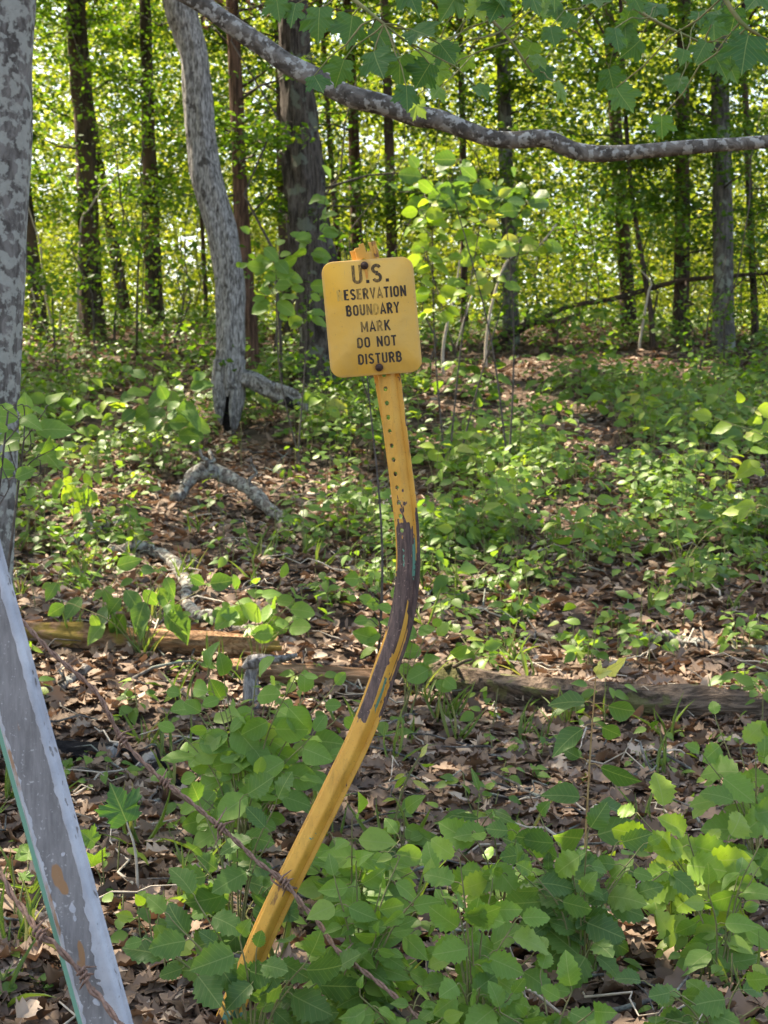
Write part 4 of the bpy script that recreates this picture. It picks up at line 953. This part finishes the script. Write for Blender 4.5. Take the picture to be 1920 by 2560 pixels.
def dead_shoot(label, pts, d, extra=()):
    g = P(pts[-1][0], pts[-1][1], d); g[2] = H(g[0], g[1]); root = thing("dead_shoot", label, "stem", g)
    ps = [P(x, y, d) for x, y in pts] + [g]
    A = tube(smooth_path(np.array(ps), 30), np.linspace(.010, .024, 30), 7, .2, 9); link("stem", mesh_np("stem", A[0] - g, A[1], M['palewood']), root)
    for e in extra:
        q = [P(x, y, d) for x, y in e]; A = tube(smooth_path(np.array(q), 14), np.linspace(.014, .008, 14), 6); link("fork", mesh_np("fork", A[0] - g, A[1], M['palewood']), root)
dg = G(140, 860)[1]
dead_shoot("pair of pale dead stems beside the lichen-grey tree", [(64, 495), (84, 560), (100, 610), (112, 730), (138, 840)], dg, [[(78, 720), (100, 790), (122, 845)]])
dead_shoot("short pale forked dead stem left of the dark-brown trunk", [(160, 745), (150, 790), (155, 848)], dg)
dead_shoot("bleached bent stem before the dark-brown trunk at left", [(302, 430), (270, 460), (249, 480), (225, 520), (203, 556), (196, 700), (194, 850)], dg)
dead_shoot("pale leaning dead stick right of the sign", [(1392, 560), (1340, 620), (1270, 650), (1230, 760), (1215, 860)], 20.)
dead_shoot("white hooked dead twig near the fallen branch at right", [(1585, 660), (1615, 690), (1628, 710), (1620, 735), (1600, 850)], 22.)
dead_shoot("pair of pale dead sticks close to the sign's right side", [(1150, 640), (1140, 720), (1120, 800), (1108, 870)], 19., [[(1180, 740), (1160, 800), (1140, 870)]])

# ------------------------------------------------------------------ leaf litter, twigs, ground cover
def litter_points(n, d0, d1_, power=1.0):
    d = d0 + (d1_ - d0) * rng.random(n) ** power; x = rng.uniform(-.29, .29, n) * d
    return np.stack([x, d, H(x, d)], -1)
def lay(pts, tilt=.35):
    m = len(pts); ax = np.stack([rng.normal(size=m), rng.normal(size=m), rng.normal(0, .15, m)], -1)
    nr = np.stack([rng.normal(0, tilt, m), rng.normal(0, tilt, m) - .15, np.ones(m) * rng.choice([1, 1, -1], m)], -1); return ax, nr
lit = []
for k, (n, d0, d1_, s) in enumerate(((12500, 2.9, 7.5, .092), (13000, 7.5, 14, .09), (10000, 14, 31, .12))):
    for q in range(7):
        p = litter_points(n // 7, d0, d1_); p[:, 2] += rng.uniform(.004, .035, len(p)); ax, nr = lay(p)
        lit.append(scatter((DEAD[q] if k == 0 else SMALL[q % 5]), p, ax, nr, s * rng.uniform(.55, 1.25, len(p))))
mass("leaf_litter", "brown fallen leaves carpeting the woodland floor", lit, M['litter'], "leaf litter")
DM = [mesh_np("dead_leaf", t[0], t[1], M['litter'], t[2]) for t in DEAD]
p = litter_points(240, 3.6, 6.5); ax, nr = lay(p, .5)
for k in range(len(p)):
    o = link("dead_leaf", DM[k % 7], ground); R = frames(ax[k:k + 1], nr[k:k + 1])[0]
    o.matrix_basis = Matrix.Translation((p[k] + [0, 0, .035 + .02 * rng.random()]).tolist()) @ Matrix(R.tolist()).to_4x4() @ Matrix.Scale(float(rng.uniform(.07, .125)), 4)
tw = []
for k in range(420):
    d = rng.uniform(3.4, 15); x = rng.uniform(-.28, .28) * d; l_ = rng.uniform(.12, .55); a_ = rng.uniform(0, 6.28)
    e = (x + math.cos(a_) * l_, d + math.sin(a_) * l_); tw.append(tube(branch_path(on_ground(x, d, .02), on_ground(e[0], e[1], .03 + .05 * rng.random()), 5, .05, .12), np.linspace(.006, .002, 5) * rng.uniform(.6, 1.6), 5, cap=False))
mass("twig_litter", "small dead twigs strewn over the leaves", tw, M['greybark'], "twigs")
tw = []
for k in range(170):
    d = rng.uniform(3.4, 13); x = rng.uniform(-.28, .28) * d; l_ = rng.uniform(.1, .45); a_ = rng.uniform(0, 6.28)
    e = (x + math.cos(a_) * l_, d + math.sin(a_) * l_); tw.append(tube(branch_path(on_ground(x, d, .035), on_ground(e[0], e[1], .05 + .06 * rng.random()), 6, .05, .14), np.linspace(.005, .0018, 6) * rng.uniform(.6, 1.5), 5, cap=False))
mass("bleached_twigs", "pale bleached twigs lying among the fallen leaves", tw, M['palewood'], "twigs")
# low seedlings as ground cover on the slope
def cover(n, d0, d1_, size, per, hmax, kind='simple', dens=None):
    p = litter_points(n, d0, d1_)
    if dens is not None:
        px = 960 + F * p[:, 0] / p[:, 1]; py = HOR - F * (p[:, 2] - 1.5) / p[:, 1]; p = p[rng.random(n) < dens(px, py)]
    n = len(p); h = hmax * rng.uniform(.3, 1, n); c = np.repeat(p, per, 0); hh_ = np.repeat(h, per); m = len(c)
    a_ = rng.uniform(0, 6.28, m); t = rng.uniform(.35, 1, m); out_ = np.stack([np.cos(a_), np.sin(a_), 0 * a_], -1)
    pos = c + out_ * (.02 + .05 * rng.random(m))[:, None] * (1 + 2 * hh_)[:, None]; pos[:, 2] += hh_ * t
    ax = out_ + np.stack([0 * a_, 0 * a_, rng.normal(-.1, .35, m)], -1); nr = np.stack([rng.normal(0, .35, m), rng.normal(-.45, .35, m), np.full(m, .9)], -1)
    A = scatter(L[kind], pos, ax, nr, size * rng.uniform(.5, 1.2, m))
    stems = [tube(np.array([q - [0, 0, .02], q + [rng.normal(0, .02), rng.normal(0, .02), hq]]), [.0035, .002], 4, cap=False) for q, hq in zip(p, h)]
    return [A], stems
def dens1(px, py):
    f = np.clip(.42 + .75 * np.sin(px * .011 + 1.3 * np.sin(py * .013)) * np.cos(py * .017 + px * .004), 0, 1)
    f = np.where(px > 1050, f * 1.25, f); f = np.where((py > 1500) & (py < 2000), f * .22, f); f = np.where((px < 900) & (py > 1200), f * .45, f)
    f = np.where((px > 360) & (px < 780) & (py > 1130) & (py < 1360), f * .35, f)
    strip = (np.abs(py - 925 - .01 * (px - 1000)) < 32) & (px > 980) & (px < 1700) | (np.abs(py - 1008) < 18) & (px > 1020) & (px < 1480)
    return np.where(strip, .05, np.clip(f, .04, 1))
c1, s1 = cover(1250, 6.2, 11, .078, 9, .30, 'ovate', dens1); c2, s2 = cover(3400, 10, 19, .095, 8, .42, 'simple', dens1); c3, s3 = cover(1500, 18, 31, .11, 8, .42, 'simple', lambda px, py: np.where((np.abs(py - 925) < 36) & (px > 980) & (px < 1700), .06, 1.))
c4_, s4 = cover(90, 3.3, 6.4, .055, 7, .15, 'ovate')
mass("ground_cover", "low green seedlings spread over the slope", c1 + c2 + c3 + c4_, M['cover'], "seedlings")
mass("seedling_stems", "fine stems of the low seedlings on the slope", s1 + s2 + s4, M['stem'], "stems")
p = litter_points(110, 3.8, 11); bl = []
for q in p:
    k = 7; b = np.repeat(q[None], k, 0) + rng.normal(0, .02, (k, 3)) * [1, 1, 0]; ax = np.stack([rng.normal(0, .45, k), rng.normal(0, .35, k), np.ones(k)], -1)
    V0, T0, U0 = L['lance']; bl.append(scatter((V0 * [.22, 1, 1.4], T0, U0), b, ax, rng.normal(0, 1, (k, 3)) + [0, -.8, 0], rng.uniform(.08, .24, k)))
mass("grass", "sparse grass blades among the fallen leaves", bl, M['grass'], "grass")
for label, a_, b_ in (("tall pale grass stalk leaning at bottom right of centre", (1335, 2575), (1240, 2285)), ("upright straw-coloured stalk before the dark toothed leaves", (1405, 2425), (1427, 2180)), ("pale slanting dry stalk behind the tall stemmed plant", (1525, 1940), (1580, 1845))):
    g = G(*a_); e = P(b_[0], b_[1], g[1] - .02); root = thing("grass_stalk", label, "grass stalk", g)
    A = tube(smooth_path(np.array([g + [0, 0, -.02], (g + e) / 2 + [.008, 0, 0], e]), 14), np.linspace(.0035, .0018, 14), 6); link("stalk", mesh_np("stalk", A[0] - g, A[1], M['palewood']), root)

# ------------------------------------------------------------------ plants with leaves one by one
def plant(name, label, cat, base, tips, kind, m, size, per, depth=None, stem='stem', spread=.12, face=(0, -.95, .55), jit=.40, droop=-.15, sr=.0035, tipleaf=None, frac=.35, pet=.25, group=None, opposite=False, mains=None, extra=0):
    """base: pixel on the ground; tips: pixels where shoots end; size: leaf length in pixels at the base's depth"""
    g = G(*base) if depth is None else on_ground(P(base[0], base[1], depth)[0], depth)
    d = g[1]; s = size / F * d; root = thing(name, label, cat, g, group); parts = []; leaves = []; ms = []
    for q in (mains or []):
        e = P(q[0], q[1], d + rng.uniform(-spread, spread) * .5); mp = smooth_path(np.array([g + rng.normal(0, .03, 3) * [1, 1, 0] - [0, 0, .03], g * .5 + e * .5 + rng.normal(0, .05, 3), e]), 40)
        ms.append(mp); parts.append(tube(mp, np.linspace(sr * 1.8, sr * .7, 40), 6, cap=False))
    for tnum, tp in enumerate(tips):
        e = P(tp[0], tp[1], d + rng.uniform(-spread, spread)); mid = (g * .45 + e * .55) + np.array([(e[0] - g[0]) * -.15, 0, .08 * abs(e[2] - g[2])])
        st_ = smooth_path(np.array([g + rng.normal(0, .012, 3) * [1, 1, 0] - [0, 0, .02], mid, e]), 16); parts.append(tube(st_, np.linspace(sr, sr * .5, 16), 5, cap=False))
        if ms:
            cand = np.concatenate(ms); cand = cand[cand[:, 2] < e[2] - .06 * (e[2] - g[2])] if (cand[:, 2] < e[2] - .06 * (e[2] - g[2])).any() else cand
            b0_ = cand[np.argmin(np.linalg.norm(cand - e + np.array([0, 0, .12]), axis=1))]; mid = (b0_ + e) / 2 + rng.normal(0, .03, 3)
            parts.pop(); st_ = smooth_path(np.array([b0_, mid, e]), 16); parts.append(tube(st_, np.linspace(sr * .6, sr * .35, 16), 5, cap=False))
        side = rng.choice([-1, 1])
        for k in range(per):
            f = 1.0 if k == per - 1 else frac + (1 - frac) * (k + rng.uniform(-.2, .2)) / max(1, per - 1)
            f = min(max(f, .05), 1.0); q = st_[int(f * 15)]
            for rep in ((1, -1) if opposite and k < per - 1 else (side,)):
                a_ = rng.uniform(-.9, .9); out_ = np.array([rep * math.cos(a_), math.sin(a_) * .8 - .25, rng.normal(.1 + droop, .3)])
                if k == per - 1: out_ = unit(e - st_[11]) + rng.normal(0, .45, 3) + [0, -.2, droop]
                out_ = unit(out_); pq = q + out_ * s * pet * rng.uniform(.6, 1.2)
                parts.append(tube(np.array([q, (q + pq) / 2 + [0, 0, .05 * s], pq]), sr * .4, 4, cap=False))
                nr = np.array(face) + rng.normal(0, jit, 3); ln = s * rng.uniform(.5, 1.15) * (.8 if k == per - 1 else 1)
                leaves.append((pq, out_ + [0, 0, droop * .6], nr, ln, tipleaf if (tipleaf and k == per - 1) else m))
            side = -side
        for k in range(extra):
            leaves.append((e, unit(rng.normal(0, .7, 3) + [0, -.2, .5]), np.array(face) + rng.normal(0, .6, 3), s * rng.uniform(.35, .55), tipleaf or m))
    A = join(parts); so = link("stem", mesh_np("stem", A[0] - g, A[1], M[stem]), root)
    for (q, ax_, nr, ln, mm) in leaves:
        if mm == 'pale': ln *= .9
        o = link("leaf", leaf_mesh(kind, mm), root); R = frames(np.asarray(ax_)[None], nr[None])[0]
        o.matrix_basis = Matrix.Translation((q - g).tolist()) @ Matrix(R.tolist()).to_4x4() @ Matrix.Scale(float(ln), 4)
    return root
plant("shrub", "bushy bright green shrub with rounded leaves left of the leaning post", "shrub", (610, 2170),
      [(470, 1740), (520, 1690), (590, 1800), (640, 1700), (560, 1760), (690, 1730), (760, 1745), (830, 1725), (540, 1860), (470, 1900), (690, 1880), (780, 1840), (640, 1960), (500, 1990), (600, 1900), (730, 1950), (620, 1820), (450, 1830), (850, 1790), (700, 1810), (560, 1700), (660, 1770), (520, 1790), (740, 1690), (430, 1960), (800, 1900)], 'round', 'round', 80, 5, spread=.22, frac=.5)
plant("creeper", "dark toothed-leaf creeper hiding the foot of the yellow post", "plant", (640, 2690),
      [(370, 2350), (430, 2300), (490, 2250), (440, 2390), (560, 2375), (640, 2385), (700, 2350), (770, 2400), (690, 2460), (740, 2450), (800, 2490), (710, 2530), (480, 2350), (600, 2350), (830, 2430), (650, 2540)], 'tooth', 'tooth', 98, 3, depth=3.5, spread=.08, frac=.72)
plant("creeper", "dark green leaves below the round-leaved shrub, crossed by wire", "plant", (590, 2400),
      [(500, 2010), (560, 2070), (620, 2130), (680, 2090), (720, 2180), (560, 2190), (650, 2230), (480, 2130), (600, 2000), (690, 2010)], 'tooth', 'tooth', 95, 3, spread=.12)
plant("herb", "pale green smooth-leaved herb at bottom centre beside the wire", "plant", (900, 2600),
      [(840, 2210), (890, 2160), (950, 2230), (1000, 2140), (860, 2330), (940, 2340), (1030, 2290), (900, 2440), (1000, 2450), (1060, 2220), (820, 2420), (960, 2530), (1040, 2400), (880, 2280), (980, 2300), (920, 2380)], 'ovate', 'round', 78, 5, spread=.15, opposite=True)
plant("creeper", "bright toothed leaves at bottom centre right of the pale herb", "plant", (1180, 2640),
      [(1090, 2190), (1150, 2150), (1230, 2220), (1290, 2300), (1180, 2330), (1100, 2400), (1260, 2390), (1200, 2470), (1330, 2390), (1120, 2300), (1080, 2500), (1270, 2500), (1180, 2420), (1140, 2240), (1230, 2300), (1150, 2460)], 'tooth', 'round', 88, 4, spread=.15, frac=.5)
plant("tall_plant", "tall plant with an orange stem and pale yellow top leaf", "plant", (1462, 2240), [(1490, 1685)], 'ovate', 'tooth', 100, 6, stem='redstem', tipleaf='pale', sr=.0040, opposite=True, frac=.22, pet=.35, extra=3)
plant("creeper", "dark blue-green toothed leaves around the tall orange stem", "plant", (1450, 2480),
      [(1290, 2080), (1350, 2040), (1400, 2110), (1470, 2080), (1540, 2110), (1600, 2120), (1380, 2200), (1450, 2240), (1520, 2210), (1420, 2330), (1480, 2360), (1340, 2190), (1660, 2180), (1290, 2170), (1430, 2170), (1500, 2290), (1360, 2280), (1560, 2180), (1400, 2400)], 'tooth', 'tooth', 92, 4, spread=.14, frac=.5)
plant("creeper", "yellow-green lobed seedling lit by sun at lower right", "plant", (1760, 2390),
      [(1600, 2040), (1660, 2030), (1720, 2090), (1760, 2120), (1820, 2100), (1740, 2190), (1680, 2130), (1790, 2170), (1640, 2100)], 'tooth', 'lime', 102, 4, spread=.12, frac=.55)
plant("creeper", "green leafy clump on the right edge above the yellow-green seedling", "plant", (1890, 2230),
      [(1790, 1800), (1850, 1870), (1900, 1930), (1800, 1960), (1890, 1820), (1760, 1890), (1910, 2050), (1850, 2010), (1930, 1990)], 'tooth', 'round', 90, 4, spread=.2)
plant("creeper", "spreading leaves at lower right below the yellow-green seedling", "plant", (1800, 2480),
      [(1700, 2210), (1770, 2230), (1840, 2210), (1890, 2180), (1860, 2290), (1790, 2310), (1900, 2110)], 'ovate', 'round', 84, 4, spread=.12)
plant("seedling", "blue-green lobed seedling at the bottom right corner", "plant", (1800, 2700), [(1620, 2460), (1690, 2480), (1780, 2500), (1850, 2450), (1890, 2520), (1730, 2540), (1640, 2540)], 'tooth', 'tooth', 90, 3, depth=3.6, frac=.6)
plant("seedling", "lone three-leaf seedling on the bare litter at lower right", "plant", (1700, 2420), [(1650, 2300), (1740, 2330), (1690, 2370)], 'tooth', 'round', 120, 1, pet=.1)
plant("seedling", "round lobed maple seedling on a pale bent stalk", "seedling", (352, 2255), [(318, 2060)], 'maple', 'maple', 110, 1, stem='palewood', sr=.006, pet=.05)
plant("seedling", "drooping lobed maple seedling right of the grey post", "seedling", (262, 2260), [(255, 2120), (240, 2170)], 'maple', 'round', 95, 1)
plant("seedling", "small yellowish seedling beside the creeper's left end", "seedling", (385, 2420), [(365, 2270), (400, 2275), (345, 2300)], 'ovate', 'lime', 55, 2)
plant("seedling", "lobed leaves at the left edge left of the grey post", "seedling", (40, 2330), [(30, 2150), (70, 2170), (55, 2220)], 'maple', 'round', 85, 1)
plant("seedling", "tiny green seedling at the bottom edge by the grey post", "seedling", (300, 2640), [(240, 2500), (280, 2530), (260, 2545)], 'ovate', 'round', 70, 2, depth=3.55)
plant("herb", "low small-leaved herb at the very bottom edge right of the wire", "plant", (1010, 2700), [(900, 2490), (960, 2530), (1040, 2500), (1100, 2550), (940, 2560), (1020, 2570)], 'ovate', 'round', 80, 5, depth=3.45, opposite=True, frac=.45)
plant("creeper", "broad toothed leaves at the bottom edge below the dark blue-green clump", "plant", (1380, 2700), [(1290, 2490), (1350, 2440), (1430, 2480), (1480, 2530), (1320, 2550), (1400, 2550), (1250, 2530)], 'tooth', 'round', 88, 4, depth=3.5, frac=.5)
plant("herb", "green clump just right of where wire meets the yellow post", "plant", (880, 2330), [(830, 2090), (880, 2050), (930, 2110), (860, 2150), (960, 2160), (1000, 2100), (790, 2170), (1030, 2180), (920, 2200)], 'ovate', 'round', 88, 4, spread=.18, opposite=True, frac=.4)
plant("creeper", "toothed green clump between the pale herb and the orange stem", "plant", (1250, 2340), [(1180, 2080), (1230, 2050), (1290, 2100), (1150, 2130), (1330, 2150), (1220, 2170), (1270, 2190)], 'tooth', 'round', 84, 4, spread=.18, frac=.45)
plant("sprout", "pale yellow sprout on a thin stalk right of the leaning post", "sprout", (985, 2100), [(1042, 1905), (1048, 1890), (1000, 1990)], 'lance', 'lime', 62, 3, tipleaf='pale', frac=.7)
plant("seedling", "narrow-leaved herb in shade below the yellow sprout", "plant", (1010, 2160), [(990, 2040), (950, 2080), (1040, 2090), (1010, 2030)], 'ovate', 'tooth', 75, 3)
plant("seedling", "pair of narrow dark leaves between sprout and tall plant", "plant", (1190, 2120), [(1170, 2000), (1230, 2030), (1200, 1990), (1240, 2090)], 'lance', 'tooth', 95, 3)
plant("sapling", "round bright leaves hanging right of the post's bend", "sapling", (1010, 1800), [(1035, 1590), (1090, 1600), (1120, 1640), (1050, 1670), (1010, 1640), (1100, 1690), (1075, 1570)], 'round', 'round', 66, 2, spread=.1, frac=.8)
plant("sapling", "thin grey sapling left of the post with small round leaves", "sapling", (925, 1790), [(918, 940), (900, 1500), (945, 1480), (985, 1430), (930, 1550), (905, 1450), (990, 1530), (955, 1570)], 'round', 'round', 58, 2, stem='twig', sr=.005, frac=.2, mains=[(918, 940)])
plant("sapling", "cluster of rounded leaves above the split log", "sapling", (640, 1690), [(590, 1490), (640, 1470), (700, 1460), (735, 1500), (610, 1550), (690, 1530), (650, 1520), (580, 1540), (725, 1560)], 'round', 'round', 62, 3, spread=.15, frac=.75)
plant("sapling", "shaded sapling with drooping pointed leaves above the split log's left half", "sapling", (350, 1640), [(150, 1450), (220, 1440), (280, 1430), (340, 1430), (400, 1430), (460, 1440), (510, 1470), (300, 1500), (180, 1510), (430, 1500)], 'ovate', 'tooth', 78, 3, spread=.2, droop=-.8, frac=.6)
plant("sapling", "leafy twigs in front of the lichen-grey trunk at left edge", "sapling", (-110, 2050), [(40, 1015), (110, 1030), (20, 1110), (95, 1120), (140, 1120), (10, 1180), (70, 1060), (10, 1020)], 'ovate', 'round', 84, 3, spread=.12, frac=.3, stem='twig', sr=.005, mains=[(20, 1030), (60, 1100)])
plant("sapling", "sunlit yellow-green leaves at the right edge above the logs", "sapling", (2080, 1620), [(1790, 1045), (1860, 1015), (1850, 1120), (1905, 1180), (1835, 1250), (1890, 1080), (1930, 1030), (1880, 1270)], 'ovate', 'lime', 58, 3, spread=.12, frac=.3, sr=.004, mains=[(1930, 1020), (1950, 1180)])
plant("shrub", "sunlit lime-green shrub just right of the sign", "shrub", (1120, 1215), [(1010, 560), (1050, 520), (1090, 560), (1130, 500), (1180, 540), (1060, 620), (1120, 640), (1180, 620), (1230, 590), (1090, 700), (1150, 700), (1210, 680), (1270, 610), (1120, 760), (1060, 480), (1310, 590), (1360, 600), (1240, 500)], 'round', 'lime', 46, 7, spread=.4, frac=.1, sr=.006, stem='twig', mains=[(1080, 520), (1200, 560), (1300, 620)])
plant("shrub", "shaded green sprays of rounded leaves above the lime shrub", "shrub", (1270, 1190), [(1050, 430), (1110, 450), (1180, 440), (1240, 470), (1290, 450), (1000, 480), (1330, 490), (1150, 400)], 'round', 'tooth', 50, 7, spread=.4, frac=.1, sr=.006, stem='twig', mains=[(1120, 440), (1260, 480)])
plant("shrub", "round-leaved shrub between the dead trunk and the sign", "shrub", (745, 1190), [(630, 590), (700, 620), (740, 700), (680, 760), (800, 590), (815, 560), (720, 660), (610, 650), (690, 700), (770, 780), (640, 730), (830, 460), (850, 480)], 'round', 'round', 46, 5, spread=.4, frac=.1, sr=.005, stem='twig', mains=[(690, 600), (770, 640)])
plant("sapling", "sunlit drooping leaves on the slope near the left trunk", "sapling", (215, 1330), [(170, 1130), (200, 1150), (235, 1160), (190, 1200), (160, 1190), (225, 1210)], 'ovate', 'lime', 50, 4, droop=-.9, frac=.6)
plant("sapling", "dark green sapling left of the arched branch", "sapling", (410, 1190), [(310, 940), (370, 950), (440, 930), (480, 960), (340, 1000), (420, 1010), (460, 1040)], 'round', 'tooth', 58, 4, spread=.3, frac=.6)
for k, (lab, b_, ts) in enumerate((("leafy seedling clump right of the holes in the yellow post", (1090, 1250), [(1050, 1110), (1100, 1090), (1150, 1100), (1190, 1120), (1120, 1150)]),
                              ("leafy seedling clump in the middle of the right slope", (1300, 1380), [(1230, 1220), (1290, 1200), (1350, 1230), (1260, 1280), (1400, 1270), (1330, 1290), (1450, 1310)]),
                              ("yellow-green seedling clump above the middle slope clump", (1260, 1290), [(1200, 1150), (1260, 1140), (1310, 1150), (1360, 1170), (1230, 1190)]),
                              ("leafy seedling clump towards the right edge of the slope", (1700, 1430), [(1610, 1290), (1680, 1250), (1740, 1270), (1800, 1300), (1850, 1290), (1650, 1340), (1760, 1360)]),
                              ("large-leaved seedling clump high on the right slope", (1500, 1030), [(1390, 900), (1440, 880), (1500, 890), (1350, 950), (1540, 940), (1470, 960)]),
                              ("seedling clump on the slope below the lime shrub", (1190, 1010), [(1080, 900), (1130, 890), (1190, 900), (1240, 930), (1110, 950)]),
                              ("seedling with two round leaves on bare litter right of the bend", (1310, 1560), [(1290, 1490), (1325, 1505), (1270, 1510)]),
                              ("leafy herb right of the post's peeled bend", (1170, 1500), [(1110, 1420), (1150, 1440), (1210, 1480), (1230, 1400), (1090, 1470)]),
                              ("upright seedling on the litter above the log's right half", (1850, 1640), [(1830, 1540), (1870, 1560), (1810, 1590)]),
                              ("dark seedling growing against the log right of the post", (1180, 1660), [(1150, 1590), (1200, 1620), (1240, 1640), (1130, 1630)]))):
    plant("seedling", lab, "plant", b_, ts, 'ovate', ('cover', 'cover', 'lime')[2 if 'yellow' in lab else 0], 46 if k < 6 else 56, 4, spread=.3, frac=.5, face=(0, -.5, .8))
ORD = "first second third fourth fifth sixth seventh eighth ninth tenth eleventh twelfth thirteenth fourteenth fifteenth".split()
for side_, x0, x1, nn in (("right", 1080, 1900, 15), ("left", 110, 880, 6)):
    for k in range(nn):
        bx_ = x0 + (x1 - x0) * (k + rng.uniform(.1, .9)) / nn; by_ = rng.uniform(1060, 1480) if side_ == "right" else rng.uniform(980, 1130); hp = rng.uniform(110, 210) * (by_ / 1300)
        plant("sapling", "%s loose knee-high sapling from %s on the %s slope" % (ORD[k], "the yellow post" if side_ == "right" else "the left tree", side_), "sapling", (bx_, by_), [(bx_ + rng.normal(0, 55), by_ - hp * rng.uniform(.6, 1.1)) for q in range(4)], 'ovate', ('cover', 'lime', 'cover', 'round')[k % 4], rng.uniform(36, 50), 5, spread=.25, frac=.35, face=(0, -.6, .8), group="saplings on the %s-hand slope" % side_)
print("tris", sum(len(m_.loop_triangles) or sum(len(p_.vertices) - 2 for p_ in m_.polygons) for m_ in bpy.data.meshes if len(m_.polygons) < 3000))
